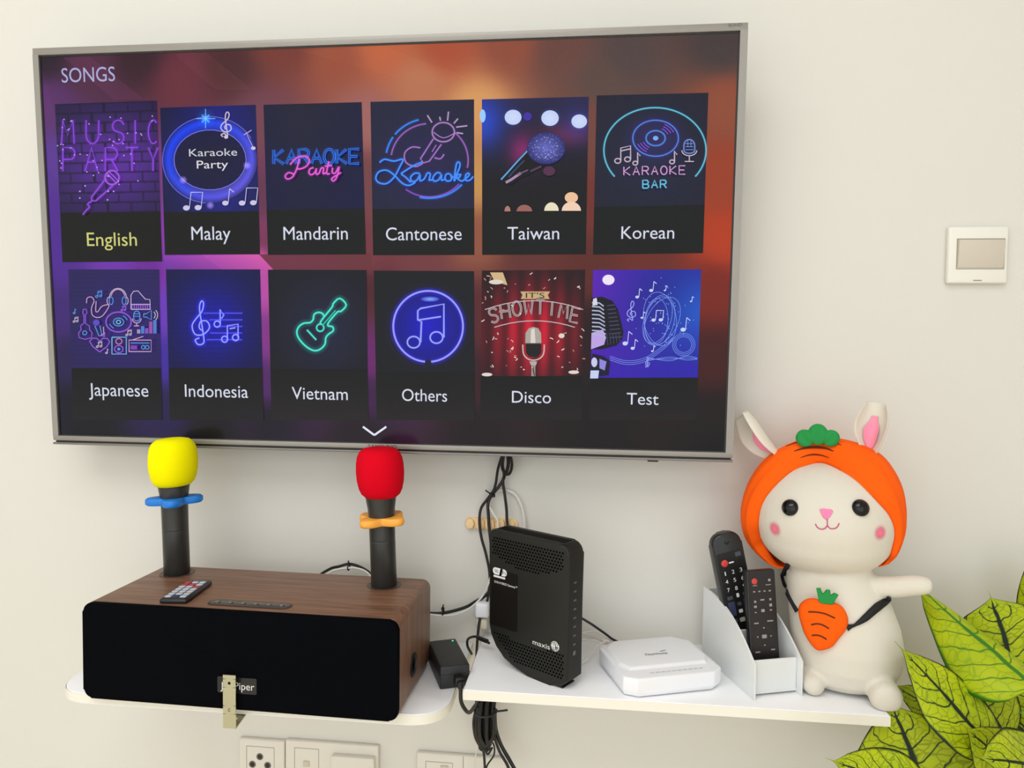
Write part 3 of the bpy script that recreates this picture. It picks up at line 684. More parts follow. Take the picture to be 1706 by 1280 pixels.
for k in range(80):
    x, y = random.uniform(530, 965), random.uniform(140, 582)
    if 690 < x < 810 and 370 < y < 520 or 540 < x < 960 and 255 < y < 380 and random.random() < .8: continue
    a = random.uniform(0, pi); L_ = random.uniform(6, 16); c.L -= 1
    c.line([Z4((x, y)), Z4((x+L_*.5*cos(a)+3, y+L_*.5*sin(a))), Z4((x+L_*cos(a), y+L_*sin(a)))], random.uniform(.9, 2.2), random.choice(((214, 200, 196), (170, 150, 146), (226, 216, 206), (190, 120, 110))))
c.L += 1
for x, y, rx, ry in ((549, 578, 9, 3), (920, 568, 9, 3), (588, 182, 12, 4), (868, 412, 5, 4)): c.ell(*Z4((x, y)), rx, ry, (220, 210, 200), n=12)
c.build('song_tile', screen)
# --- Test
q = [(988, 450), (1168, 449), (1160, 700), (983, 700)]
def swirl(u, v):
    b = mix((84, 22, 176), (26, 34, 150), min(1, u*1.3)); b = mix(b, (20, 110, 214), .75*math.exp(-((u-1.0)**2*7+(v-.42)**2*10))); b = mix(b, (46, 20, 170), .7 if v > .85 else max(0, v-.2)*.5); return mix(b, (16, 14, 110), .35*math.exp(-((u-.6)**2*12+(v-.3)**2*12)))
c = tile(q, .718, 'Test', swirl, n=26, tx=(1070.5, 664, 53, 21), fade=(24, 18, 19))
c.ell(*Z4((1069, 172)), 13, 12, (70, 30, 110), (0, 0, 0), glow=1); c.ell(*Z4((1069, 172)), 10, 8.5, (238, 226, 246))
RG = (120, 150, 236)
for (x, y, rx, ry, t) in ((1290, 345, 62, 110, 12), (1280, 345, 56, 105, 20), (1275, 350, 50, 98, 4), (1300, 350, 66, 112, 28), (1290, 340, 70, 116, -8)):
    P_ = [Z4((x+rx*cos(a)*cos(RAD(t))-ry*sin(a)*sin(RAD(t)), y+rx*cos(a)*sin(RAD(t))+ry*sin(a)*cos(RAD(t)))) for a in [2*pi*i/40 for i in range(41)]]; c.line(P_, .8, RG)
for r_ in (38, 46, 54): c.ring(*Z4((1392, 450)), r_*.3869*.9, r_*.3869*.9, .8, RG)
for dy in (0, 8, 16): c.line([Z4(p) for p in ((1075, 500+dy), (1150, 520+dy), (1230, 505+dy), (1310, 450+dy), (1345, 420+dy*.6))], .8, RG, k=5); c.line([Z4(p) for p in ((1230, 505+dy), (1330, 520-dy), (1400, 500+dy), (1450, 508+dy*.3))], .8, RG, k=5)
for i in range(70):
    x, y = random.gauss(1310, 60), random.gauss(340, 80)
    if x < 1448 and 150 < y < 570 and x > 1160: c.L -= 1; c.ell(*Z4((x, y)), .8, .8, (140, 176, 246), n=5)
c.L += 2
NW = (196, 206, 246)
for x, y, s, k in ((1192, 246, 14, 1), (1252, 218, 15, 1), (1262, 345, 16, 2), (1212, 335, 10, 1), (1310, 218, 8, 1), (1422, 265, 8, 1), (1172, 466, 15, 1), (1388, 386, 20, 1), (1256, 478, 9, 1), (1140, 445, 20, 1)): snote(c, *Z4((x, y)), s, NW, k)
clef(c, *Z4((1148, 345)), 22, (150, 160, 236), 1.5); clef(c, *Z4((1226, 545)), 11, (150, 160, 236), 1.1)
# the picture's chrome microphone
c.poly([Z4(p) for p in ((996, 250), (1040, 245), (1085, 262), (1110, 300), (1133, 395), (1128, 430), (1100, 455), (1040, 470), (993, 470))], (12, 10, 24))
c.poly([Z4(p) for p in ((996, 400), (1045, 385), (1058, 420), (1050, 450), (994, 470))], (186, 160, 226))
for k in range(9):
    y = 270+k*17; c.line([Z4((998, y)), Z4((1030, y+2)), Z4((1048+k*1.2, y+16))], 2.2, (176, 180, 206)); c.line([Z4((1062+k*2, y+14)), Z4((1095+k*4, y+10))], 1.6, (70, 68, 96))
for k in range(5): c.line([Z4((1060+k*13, 400)), Z4((1066+k*13, 452-k*3))], 1.4, (60, 56, 90))
c.poly([Z4(p) for p in ((1003, 255), (1018, 250), (1022, 280), (1000, 284))], (214, 210, 230))
c.poly([Z4(p) for p in ((1000, 488), (1048, 500), (1076, 520), (1070, 580), (992, 590))], (16, 14, 40)); c.poly([Z4(p) for p in ((992, 560), (1028, 560), (1024, 594), (990, 594))], (196, 206, 240)); c.poly([Z4(p) for p in ((1030, 510), (1060, 522), (1052, 560), (1030, 550))], (140, 130, 220)); c.ell(*Z4((1008, 525)), 5, 8, (200, 200, 235), n=16)
c.build('song_tile', screen)

# ------------------------------------------------------------------ speaker
M_WOOD = mat('walnut_veneer', (128, 92, 70), .42)
def wood(m, sc=(3, 60, 60)):
    n, l, b = nodes(m)
    tc = n.new('ShaderNodeTexCoord'); mp = n.new('ShaderNodeMapping'); mp.inputs['Scale'].default_value = sc
    no = n.new('ShaderNodeTexNoise'); no.inputs['Scale'].default_value = 2.2; no.inputs['Detail'].default_value = 8; no.inputs['Distortion'].default_value = .8
    no2 = n.new('ShaderNodeTexNoise'); no2.inputs['Scale'].default_value = 9; no2.inputs['Detail'].default_value = 4
    rp = n.new('ShaderNodeValToRGB'); rp.color_ramp.elements[0].position = .3; rp.color_ramp.elements[1].position = .72
    rp.color_ramp.elements[0].color = (*lin((84, 56, 42)), 1); rp.color_ramp.elements[1].color = (*lin((150, 108, 82)), 1)
    l.new(tc.outputs['Object'], mp.inputs['Vector']); l.new(mp.outputs[0], no.inputs['Vector']); l.new(mp.outputs[0], no2.inputs['Vector'])
    ad = n.new('ShaderNodeMath'); ad.operation = 'MULTIPLY_ADD'; ad.inputs[1].default_value = .4; l.new(no2.outputs['Fac'], ad.inputs[0])
    sb = n.new('ShaderNodeMath'); sb.operation = 'MULTIPLY'; sb.inputs[1].default_value = .62; l.new(no.outputs['Fac'], sb.inputs[0]); l.new(sb.outputs[0], ad.inputs[2])
    l.new(ad.outputs[0], rp.inputs['Fac']); l.new(rp.outputs['Color'], b.inputs['Base Color'])
wood(M_WOOD)
M_WOODS = mat('walnut_side_veneer', (128, 92, 70), .42); wood(M_WOODS, (60, 60, 3))
SPH = .1338
SPL, SPR = Vector((-.6873, -.2512, ZL)), Vector((-.2373, -.2605, ZL))
ang = math.atan2(SPR.y-SPL.y, SPR.x-SPL.x); SW = (SPR-SPL).length; SD = .171
spk = empty('karaoke_speaker', SPL.lerp(SPR, .5), (0, 0, ang))
tag(spk, 'walnut box speaker with black cloth front, microphones standing in its top', 'speaker')
g = G(); R_ = .012
g.prism(rounded(-SW/2, 0, SW/2, SPH, (R_,)*4), -SD, -.004, .001, 2, Matrix.Rotation(pi/2, 4, 'X'))
cab = g.build('cabinet', [M_WOOD, M_WOODS], spk)
for f in cab.data.polygons:
    if abs(f.normal.x) > .72: f.material_index = 1
M_CLOTH = noise_bump(mat('black_speaker_cloth', (7, 8, 12), .95, spec=.04), 900, .3, .0005)
g = G(); g.prism(rounded(-SW/2, 0, SW/2, SPH, (R_,)*4), -.004, .0045, .003, 3, Matrix.Rotation(pi/2, 4, 'X'))
g.build('front_grille', M_CLOTH, spk)
SPM = wmat(spk); SPI = SPM.inverted()
zt = ZL+SPH
a, b = SPI @ at(352, 1003, z=zt), SPI @ at(482, 1012, z=zt)
pc = (a+b)/2; pw = (b-a).length
pnl = G().prism(rounded(-pw/2, -.0085, pw/2, .0085, (.0084,)*4), 0, .0012, .0005, 2).build('control_panel', mat('panel_grey', (96, 90, 84), .35, .5), spk)
pnl.location = (pc.x, pc.y, SPH)
G().prism(rounded(-pw/2-.003, -.0115, pw/2+.003, .0115, (.0114,)*4), 0, .0004).build('panel_rim', mat('panel_rim', (62, 42, 32), .5), spk).location = (pc.x, pc.y, SPH)
for k in range(6):
    o = G().lathe([(.0036, 0), (.0036, .0012), (.003, .0018), (.0005, .0016)], 16).build('push_button', mat('button_grey', (120, 116, 110), .3, .6), pnl)
    o.location = (-pw/2+.011+k*(pw-.022)/5, -.001, .0012)
MIC_L, MIC_R = at(295, 955, z=zt), at(640, 975, z=zt)
for mp_ in (MIC_L, MIC_R):
    p = SPI @ mp_
    o = G().lathe([(.0255, 0), (.0255, .0007), (.0235, .0009), (.0218, .0004)], 40).build('microphone_socket', mat('socket_brown', (74, 56, 46), .4), spk); o.location = (p.x, p.y, SPH)
lg = G()
p = SPI @ at(398, 1143, y=-.2615)
lgo = Matrix.Rotation(pi/2, 4, 'X')
lg.prism(rounded(-.028, -.011, .028, .011, (.002,)*4), 0, .0008, 0, 1, lgo, 0)
add_text(lg, 'Piper', .0285, .0105, Matrix.Translation((.0108, -.0008, 0)) @ lgo, 1, .0003); add_text(lg, 'Joy', .0175, .0105, Matrix.Translation((-.0145, -.0008, -.001)) @ lgo, 1, .0003)
o = lg.build('logo_plate', [mat('plate_black', (17, 17, 18), .35), M_INK], spk); o.location = (p.x-.003, -.0046, p.z)
g = G(); RY = Matrix.Rotation(pi/2, 4, 'Y')
g.lathe([(.0165, 0), (.0165, .002), (.013, .0025), (.012, .0005)], 28, RY); g.lathe([(.012, .0002), (.012, .0006), (.001, .0006)], 28, RY, 1)
o = g.build('bass_port', [M_BLACK, M_BLACKG], spk); p = SPI @ at(689, 1108, x=-.235); o.location = (SW/2, p.y, p.z)
g = G()
for sx in (-1, 1):
    for yy in (.02, SD-.02): g.lathe([(.006, -.0), (.006, .0006)], 12, Matrix.Translation((sx*(SW/2-.03), yy, 0)))
M_MIC = mat('microphone_black', (52, 52, 50), .33, .25)

# ------------------------------------------------------------------ microphones
def foam_mat(name, col):
    m = noise_bump(mat(name, col, .95, spec=.1), 900, .35, .001, 2)
    b = m.node_tree.nodes['Principled BSDF']; b.inputs['Sheen Weight'].default_value = .0
    return m
def star(r0, r1, n, npts=72, ph=0):
    out = []
    for k in range(npts):
        a = 2*pi*k/npts; t = .5+.5*cos(n*(a-ph)); out.append(((r0+(r1-r0)*t**.85)*cos(a), (r0+(r1-r0)*t**.85)*sin(a)))
    return out
def microphone(base, top_pix_tilt, foam, ringcol, ring_z, ph, label, sink, sq):
    root = empty('microphone', base, top_pix_tilt); tag(root, label, 'microphone', 'wireless microphones standing in the speaker')
    H = .152
    g = G(); k_ = sink; g.lathe([(.0182, .0005), (.0192, .002), (.0192, .0685), (.0192, .0696), (.0189, .0700), (.0189, .0703), (.0192, .0707), (.0192, .0718), (.0196, .12-k_), (.0205, .132-k_), (.0222, .142-k_), (.0228, .15-k_), (.018, .153-k_)], 40)
    g.build('body', M_MIC, root)
    G().lathe([(.0229, .1465-sink), (.0229, .1475-sink), (.0225, .155-sink), (.015, .158-sink)], 40).build('collar', M_BLACK, root)
    # foam windscreen: a rounded barrel, flatter on top
    prof = [(.0165, .148), (.024, .1485), (.029, .153), (.0322, .160), (.0348, .172), (.0358, .185), (.0352, .198), (.0335, .208), (.030, .2155), (.024, .2205), (.015, .2225), (.004, .2225)]
    g = G()
    g.lathe(prof, 48)
    g.v = [(x*(1+.012*sin(3*math.atan2(y, x)+sq)), y, z+(.0022*x/.03*sq)) for x, y, z in g.v]
    o = g.build('foam_windscreen', foam, root, 60); o.location = (0, 0, -sink)
    g = G()
    outer = star(.0232, .0415, 4, ph=ph); inner = [(.0192*cos(2*pi*k/72), .0192*sin(2*pi*k/72)) for k in range(72)]
    for z0, z1 in ((ring_z-.0055, ring_z+.0055),):
        n = 72; lay = [(inner, z0), ([(x*.94, y*.94) for x, y in outer], z0), (outer, z0+.0025), (outer, z1-.0025), ([(x*.94, y*.94) for x, y in outer], z1), (inner, z1)]
        vs = [(x, y, z) for ps, z in lay for x, y in ps]; m = len(lay)
        fs = [(i*n+k, i*n+(k+1) % n, ((i+1) % m)*n+(k+1) % n, ((i+1) % m)*n+k) for i in range(m) for k in range(n)]
        g.add(vs, fs)
    g.build('anti_roll_ring', ringcol, root, 50)
    return root
microphone(MIC_L, (RAD(.5), RAD(-1.4), 0), foam_mat('yellow_foam', (250, 240, 0)), mat('blue_silicone', (18, 122, 214), .5), .1165, RAD(25), 'yellow foam microphone with blue ring standing in the speaker top', .0085, .4)
microphone(MIC_R, (RAD(.5), RAD(-2.2), 0), foam_mat('red_foam', (214, 4, 30)), mat('orange_silicone', (250, 172, 66), .5), .1005, RAD(-27), 'red foam microphone with orange ring standing in the speaker top', .013, -.5)

# ------------------------------------------------------------------ remote controls
M_KEY = mat('key_grey', (196, 200, 210), .5); M_KEYB = mat('key_dark_blue', (52, 62, 92), .5); M_KEYR = mat('key_red', (188, 70, 78), .5)
# small one lying on the speaker
a = at(270, 998, z=zt+.006); b = at(305, 1002, z=zt+.006); c_ = at(316, 966, z=zt+.006); d_ = at(350, 969, z=zt+.006)
ax = (((d_-b)+(c_-a))*.5); RL = ax.length; RW = .038
sr = empty('remote_control', (a+b+c_+d_)/4, (0, 0, math.atan2(ax.y, ax.x)-pi/2)); sr.location.z = zt
tag(sr, 'small flat remote control with white keys lying on the wooden speaker', 'remote control')
G().box((0, 0, .0035), (RW, RL, .007), .0025, 3).build('body', M_BLACK, sr)
G().box((0, 0, .0072), (RW-.005, RL-.006, .0006), .0002, 1).build('face_plate', mat('face_grey', (52, 52, 58), .4), sr)
g = G()
for r in range(7):
    for cc in range(3):
        yy = -RL/2+.010+r*(RL-.018)/6.6; xx = (cc-1)*.0105
        mi = 2 if (r == 5 and cc < 2) or (r == 6 and cc == 0) or (r == 5 and cc == 2 and False) or (r == 4 and cc == 2) else (1 if r == 0 and cc == 1 else 0)
        g.box((xx, yy, .0079), (.0085, .0072, .0012), .0006, 2, mi=mi)
g.build('keypad', [M_KEY, M_KEYB, M_KEYR], sr)

# ------------------------------------------------------------------ modem
mo = empty('modem', (0, 0, ZR), (0, 0, math.atan2(-.55, .835)))
MFR = Vector((-.0175, -.1895)); ML, MT, MH = .146, .037, .2045
mo.location = (MFR.x, MFR.y, ZR)
tag(mo, 'upright black cable modem with perforated front and rounded corners on the white shelf', 'modem')
# local: x = 0 at the right front corner, -ML at the left; y into the room's wall; z up
def corner(cx, cy, r, a0, a1, n=8): return [(cx+r*cos(RAD(a0+(a1-a0)*i/n)), cy+r*sin(RAD(a0+(a1-a0)*i/n))) for i in range(n+1)]
prof = [(-ML, .06), (-ML+.004, .044), (-ML+.014, .028), (-ML+.03, .014), (-ML+.05, .006), (-ML+.075, .0015), (-ML+.1, 0), (-.03, 0), (-.012, .003), (0, .014)]+corner(-.016, MH-.016, .016, 0, 90)+corner(-ML+.008, MH-.008, .008, 90, 180, 5)
MX = Matrix.Rotation(pi/2, 4, 'X')
g = G(); g.prism(prof, -MT, 0, .0035, 3, MX)
M_MODEM = noise_bump(mat('modem_black', (33, 33, 29), .5, spec=.25), 200, .02)
g.build('body', M_MODEM, mo)
G().box((-.045, MT*.5, .001), (.07, MT*.8, .002), .0008).build('foot', M_BLACK, mo)
def at_front(px, py):
    """photo pixel -> (x, z) on the modem's front"""
    I = wmat(mo).inverted(); a = I @ CAM; d = I.to_3x3() @ ray(px, py); p = a+d*(-a.y/d.y); return p.x, p.z
x0, z0 = at_front(819, 1085); x1, z1 = at_front(868, 990)
G().prism(rounded(-ML+.0045, .060, -ML+.056, .146, (.003,)*4), 0, .0003, 0, 1, MX).build('dark_reflection', mat('dark_reflection_black', (15, 15, 15), .3), mo)  # dark reflection on the curved front, put in as a darker patch
g = G(); M_HOLE = mat('vent_hole', (4, 4, 4), .9, spec=0.)
hexa = [(cos(pi/3*k), sin(pi/3*k)) for k in range(6)]
def holes(zmin, zmax, inside):
    r = 0; z = zmin
    while z < zmax:
        x = -ML+.008+(r % 2)*.0026
        while x < -.008:
            if inside(x, z): g.add([(x+.0016*a, -.00035, z+.0016*b) for a, b in hexa], [(0, 1, 2, 3, 4, 5)])
            x += .0052
        z += .0046; r += 1
holes(.142, .198, lambda x, z: z > .160-.008*cos((x+ML/2)*40)+.0*x and x < -.010 and z < .197)
def low(x, z):
    e = .05-(x+ML)*.9 if x < -ML+.055 else .006
    return z > max(.012, e+.01) and z < .055-.010*math.exp(-((x+.07)/.05)**2)
g.build('ventilation_holes', M_HOLE, mo, fix=False); g = G()
holes(.012, .06, low)
g.build('ventilation_holes', M_HOLE, mo, fix=False)
g = G()
for k in range(26): g.box((-ML+.012+k*.0047, MT/2, MH+.0001), (.0018, .020, .0004))
g.build('top_slots', M_HOLE, mo)
g = G()
for k in range(9): g.box((.0002, MT*.42, .050+k*.0125), (.0006, .006, .0022 if k else .006))
g.build('status_light_labels', mat('label_grey', (96, 98, 104), .5), mo)
g = G(); MF = Matrix.Rotation(pi/2, 4, 'X')
def FR_(px, py): x, z = at_front(px, py); return Matrix.Translation((x, -.0004, z)) @ MF
lx0, lz0 = at_front(903, 1073)
add_text(g, 'maxis', .0305, .0076, FR_(902, 1073.5), 0)
x, z = at_front(925, 1077)
n = 20; g.add([(x, -.0006, z)]+[(x+.0072*cos(2*pi*k/n), -.0006, z+.0072*sin(2*pi*k/n)) for k in range(n)], [(0, 1+k, 1+(k+1) % n) for k in range(n)])
for k in range(4):
    for s_ in (-1, 1): g.tube([(x-.0065+k*.0035, -.0008, z+s_*.001), (x-.004+k*.003, -.0008, z+s_*.0045), (x-.001+k*.002, -.0008, z+s_*.006)], .0004, 5, 3, mi=1)
g.tube([(x+.001, -.0008, z-.0005), (x+.006, -.0008, z-.001)], .0006, 5, 0, mi=1); g.tube([(x, -.0008, z+.003), (x+.003, -.0008, z-.004)], .0005, 5, 0, mi=1)
g.build('brand_lettering', [M_INK, M_MODEM], mo, fix=False)
g = G()
x, z = at_front(833, 953); MM = Matrix.Translation((x, -.0004, z)) @ MF
g.prism(rounded(-.0135, -.0052, .0135, .0052, (.005,)*4), 0, .0003, 0, 1, MM, 0)
g.prism([(-.001, -.0052), (.0035, -.0052), (.006, .0052), (.0015, .0052)], .0003, .0004, 0, 1, MM, 1)
add_text(g, 'Wi', .0072, .0055, MM @ Matrix.Translation((-.0065, 0, .0002)), 1); add_text(g, 'Fi', .006, .005, MM @ Matrix.Translation((.0085, 0, .0002)), 1)
g.prism(rounded(-.012, -.0095, .0105, -.0066, (.0008,)*4), 0, .0003, 0, 1, MM, 0)
x, z = at_front(843, 974)
add_text(g, 'DVB HYBRID Gateway\u2122', .044, .0036, Matrix.Translation((x, -.0004, z)) @ MF, 0)
g.build('wireless_logo', [M_INK, M_BLACKG], mo, fix=False)

# ------------------------------------------------------------------ white router
wr_a = RAD(19)
RO = empty('wireless_router', (0, 0, ZR), (0, 0, wr_a))
ZT = ZR+.028
tops = [at(*p, z=ZT) for p in ((997, 1083), (1035, 1131), (1059, 1139), (1183, 1128), (1197, 1115), (1170, 1089))]
ctr = Vector((.1125, -.1205, ZR)); RO.location = ctr
tag(RO, 'flat white router with cut corners and a row of light labels', 'router')
RI = wmat(RO).inverted(); L6 = [RI @ p for p in tops]
hwR, hdR = .074, .062
def octa(w_, d_, cx_, cy_):
    return [(-w_+cx_, -d_), (w_-cx_, -d_), (w_, -d_+cy_), (w_, d_-cy_*1.4), (w_-cx_*1.5, d_), (-w_+cx_*1.5, d_), (-w_, d_-cy_*1.4), (-w_, -d_+cy_)]
oc = octa(hwR, hdR, .017, .012)
bm = bmesh.new()
lv = []
for zz, k in ((.002, .955), (.005, .985), (.010, 1.), (.026, 1.), (.028, .985)):
    lv.append([bm.verts.new((x*k, y*k, zz)) for x, y in oc])
for A_, B_ in zip(lv, lv[1:]):
    for i in range(8): bm.faces.new((A_[i], A_[(i+1) % 8], B_[(i+1) % 8], B_[i]))
bm.faces.new(lv[0][::-1])
# raised centre deck with a sloping front lip
deck0 = [(-hwR*.80, -hdR*.60), (hwR*.80, -hdR*.60), (hwR*.93, -hdR*.30), (hwR*.93, hdR*.6), (hwR*.66, hdR*.93), (-hwR*.66, hdR*.93), (-hwR*.93, hdR*.6), (-hwR*.93, -hdR*.30)]
d0 = [bm.verts.new((x, y, .0284)) for x, y in deck0]; d1 = [bm.verts.new((x*.95, y*.93+.0005, .0325)) for x, y in deck0]
for i in range(8): bm.faces.new((lv[-1][i], lv[-1][(i+1) % 8], d0[(i+1) % 8], d0[i])); bm.faces.new((d0[i], d0[(i+1) % 8], d1[(i+1) % 8], d1[i]))
bm.faces.new(d1)
bmesh.ops.bevel(bm, geom=[e for e in bm.edges if e.verts[0].co.z > .02 or abs(e.verts[0].co.z-e.verts[1].co.z) > .01], offset=.0012, segments=2, profile=.5, affect='EDGES')
g = G(); g.take(bm); g.build('casing', M_WHITE, RO, 30)
G().prism([(x*.9, y*.9) for x, y in oc], 0, .003).build('base_plate', mat('base_grey', (70, 70, 74), .6), RO)
g = G()
add_text(g, 'FiberHome', .034, .0075, Matrix.Translation((-.003, -.001, .0327)), 0, .0001)
g.tube([(.006, .0052, .0329), (.011, .0062, .0329), (.0155, .0078, .0329)], .0004, 5, 3)
g.build('brand_lettering', M_GINK, RO, fix=False)
g = G()
for k, s in enumerate(('Power', 'PON', 'LOS', 'WLAN', 'LAN1', 'LAN2', 'LAN3', 'LAN4', 'WiFi', 'WPS')):
    v, f = text_fit(s, .0055, .0024); g.add([(x-.031+k*.0082, y-.0505, .0288) for x, y in v], f)
g.build('status_light_labels', M_GINK, RO, fix=False)

# ------------------------------------------------------------------ acrylic remote holder
ha = RAD(18)
HO = empty('remote_holder', (.2357, -.1816, ZR), (0, 0, ha)); tag(HO, 'white stepped acrylic holder standing between the white router and the plush rabbit', 'holder')
HWd, HDp, HHt = .0745, .150, .108
M_ACR = mat('white_acrylic', (226, 228, 226), .22)
side = [(0, 0), (HDp, 0), (HDp, HHt), (HDp-.012, HHt)]
for t in range(1, 11): side.append((HDp-.012-(HDp-.016)*(t/11), HHt-(HHt-.05)*(t/11)**2.2))
side += [(.0, .048)]
for sx in (0, HWd-.003):
    g = G(); g.prism([(x, y) for x, y in side], 0, .003, .0006, 2, Matrix(((0, 0, 1, sx), (1, 0, 0, 0), (0, 1, 0, 0), (0, 0, 0, 1))))
    g.build('side_panel', M_ACR, HO)
def hplate(name, y, z1, z0=.0035, th=.003):
    return G().box((HWd/2, y, (z0+z1)/2), (HWd-.0066, th, z1-z0), .0006, 1).build(name, M_ACR, HO)
hplate('front_panel', .012, .050); hplate('divider', .064, .072); hplate('divider', .108, .094); hplate('back_panel', HDp-.004, HHt-.001)
G().box((HWd/2, HDp/2+.004, .005), (HWd-.0066, HDp-.012, .003)).build('base_panel', M_ACR, HO)
HM = wmat(HO)
def keys_grid(g, spec, z):
    for (x, y, w_, h_, mi) in spec: g.box((x, y, z), (w_, h_, .0008), 0, mi=mi)
# remote with the round top, in the back slot
r1 = empty('remote_control', HM @ Vector((.026, .080, .0075)), (0, 0, 0))
tag(r1, 'long black remote control with a rounded top standing in the holder behind the other', 'remote control', 'remotes in the holder')
r1.matrix_world = HM @ Matrix.Translation((.0445, .087, .0075)) @ Matrix.Rotation(RAD(-2.5), 4, 'X') @ Matrix.Rotation(RAD(-12.3), 4, 'Y') @ Matrix.Rotation(RAD(-3), 4, 'Z')
RWd, RLn = .046, .205
ro_prof = rounded(-RWd/2, 0, RWd/2, RLn, (.006, .006, .017, .017))
RXm = Matrix.Rotation(pi/2, 4, 'X')
G().prism(ro_prof, -.008, .008, .004, 3, RXm).build('body', mat('remote_black', (24, 24, 25), .3), r1)
G().prism(rounded(-RWd/2+.003, .004, RWd/2-.003, RLn-.028, (.003,)*4), .008, .0086, 0, 1, RXm).build('face_plate', mat('face_black', (14, 14, 15), .45), r1)
FX = RXm @ Matrix.Translation((0, 0, .0086))
g = G()
for k, s in enumerate('123456789'):
    v, f = text_fit(s, .0017 if s == '1' else .0040, .0062); cx, cy = (k % 3-1)*.0125, RLn-.058-(k//3)*.0125; g.add([(x+cx, y+cy-.003, .0003) for x, y in v], f, FX, 0)
for (x, y, w_, h_, mi) in ((.0125, RLn-.034, .009, .0065, 2), (0, RLn-.044, .008, .002, 0), (-.0125, RLn-.0955, .0085, .005, 2), (0, RLn-.094, .004, .006, 0), (.0125, RLn-.094, .009, .004, 2), (-.0125, RLn-.112, .0105, .021, 1), (.0125, RLn-.112, .0105, .021, 1), (0, RLn-.107, .006, .005, 2), (0, RLn-.118, .006, .005, 0), (0, RLn-.131, .008, .006, 3), (-.0125, RLn-.13, .009, .005, 2), (.0125, RLn-.13, .009, .005, 2)):
    g.prism(rounded(x-w_/2, y-h_/2, x+w_/2, y+h_/2, (.0009,)*4, 2), 0, .0006, 0, 1, FX, mi)
g.build('keypad', [M_INK, M_KEYB, mat('key_mid_grey', (70, 72, 78), .5), mat('key_ivory', (196, 186, 170), .5)], r1, fix=False)
g = G(); g.lathe([(.0052, 0), (.0052, .0008), (.004, .0012)], 18, FX @ Matrix.Translation((-.0105, RLn-.043, 0)))
g.build('power_button', M_RED, r1)
g = G(); g.tube([(-.004, RLn-.012, .0), (-.001, RLn-.016, .0), (.003, RLn-.013, .0)], .0009, 6, 4, FX); g.build('sensor_window', M_BLACKG, r1)
# flat remote in the front slot
r2 = empty('remote_control', (0, 0, 0)); tag(r2, 'flat black square-ended remote control with a red power key at the front of the holder', 'remote control', 'remotes in the holder')
r2.matrix_world = HM @ Matrix.Translation((.0365, .033, .0078)) @ Matrix.Rotation(RAD(-6), 4, 'X') @ Matrix.Rotation(RAD(-1.5), 4, 'Y') @ Matrix.Rotation(RAD(-4), 4, 'Z')
RW2, RL2 = .043, .157
G().prism(rounded(-RW2/2, 0, RW2/2, RL2, (.002,)*4, 3), -.006, .006, .0015, 2, RXm).build('body', mat('remote_black', (24, 24, 25), .3), r2)
FX2 = RXm @ Matrix.Translation((0, 0, .006))
G().prism(rounded(-RW2/2+.002, .002, RW2/2-.002, RL2-.002, (.0015,)*4, 3), 0, .0004, 0, 1, FX2).build('face_plate', mat('face_brown_black', (26, 20, 20), .4), r2)
g = G(); FX2 = FX2 @ Matrix.Translation((0, 0, .0004))
for x, y, w_, h_ in [(x*.0078-.0117, RL2-.029, .0032, .0018) for x in range(4)]+[(.012, RL2-.014, .0035, .0035), (-.011, RL2-.043, .003, .003), (.0, RL2-.041, .006, .002), (.012, RL2-.041, .003, .003), (-.011, RL2-.050, .004, .003), (.012, RL2-.049, .004, .004), (-.011, RL2-.058, .003, .0015), (0, RL2-.056, .005, .004), (.012, RL2-.056, .0035, .0018), (-.011, RL2-.073, .007, .0018), (.010, RL2-.071, .009, .0018), (0, RL2-.092, .007, .005), (0, RL2-.08, .002, .002), (0, RL2-.104, .002, .002), (-.01, RL2-.092, .002, .002), (.01, RL2-.092, .002, .002), (-.011, RL2-.113, .007, .0018), (.012, RL2-.111, .006, .0018), (-.0115, RL2-.131, .007, .0022), (0, RL2-.130, .006, .0022), (.0115, RL2-.129, .008, .0022), (-.010, RL2-.0205, .007, .001), (.010, RL2-.0205, .008, .001)]:
    g.prism(rounded(x-w_/2, y-h_/2, x+w_/2, y+h_/2, (.0004,)*4, 2), 0, .0003, 0, 1, FX2)
g.build('keypad', mat('key_print', (150, 146, 142), .5), r2, fix=False)
g = G(); n = 28
for k in range(n):
    a, b = 2*pi*k/n, 2*pi*(k+1)/n
    g.add([(r_*cos(t), r_*sin(t)+RL2-.092, .0003) for r_, t in ((.0135, a), (.0135, b), (.0131, b), (.0131, a))], [(0, 1, 2, 3)], FX2)
g.build('direction_ring', mat('ring_dark', (58, 54, 54), .3), r2, fix=False)
g = G(); g.lathe([(.0042, 0), (.0042, .0006), (.0034, .001)], 18, FX2 @ Matrix.Translation((-.0105, RL2-.0145, 0))); g.build('power_button', M_RED, r2)

# ------------------------------------------------------------------ plush rabbit
BO = Vector((.352, -.105, ZR)); BA = RAD(-18.7)
bn = empty('plush_rabbit', BO, (0, 0, BA)); tag(bn, 'white plush rabbit in an orange carrot hood sitting on the shelf end', 'plush toy')
BM_ = wmat(bn); BI = BM_.inverted(); cmx = .01
M_PLUSH = mat('white_plush', (221, 214, 199), .95, spec=.1); noise_bump(M_PLUSH, 700, .25, .001, 3)
M_PLUSH.node_tree.nodes['Principled BSDF'].inputs['Sheen Weight'].default_value = .12
M_HOOD = mat('orange_velour', (255, 96, 4), .85, spec=.2); noise_bump(M_HOOD, 600, .2, .001, 3)
HC = Vector((-.6, .6, 23.6)); HR = Vector((9.5, 8.4, 8.15))
g = G()
g.ellipsoid(HC, HR, 48, 28)
# cheeks: a little wider low down
g.ellipsoid((-.55, .3, 21.6), (9.0, 7.6, 6.1), 48, 24)
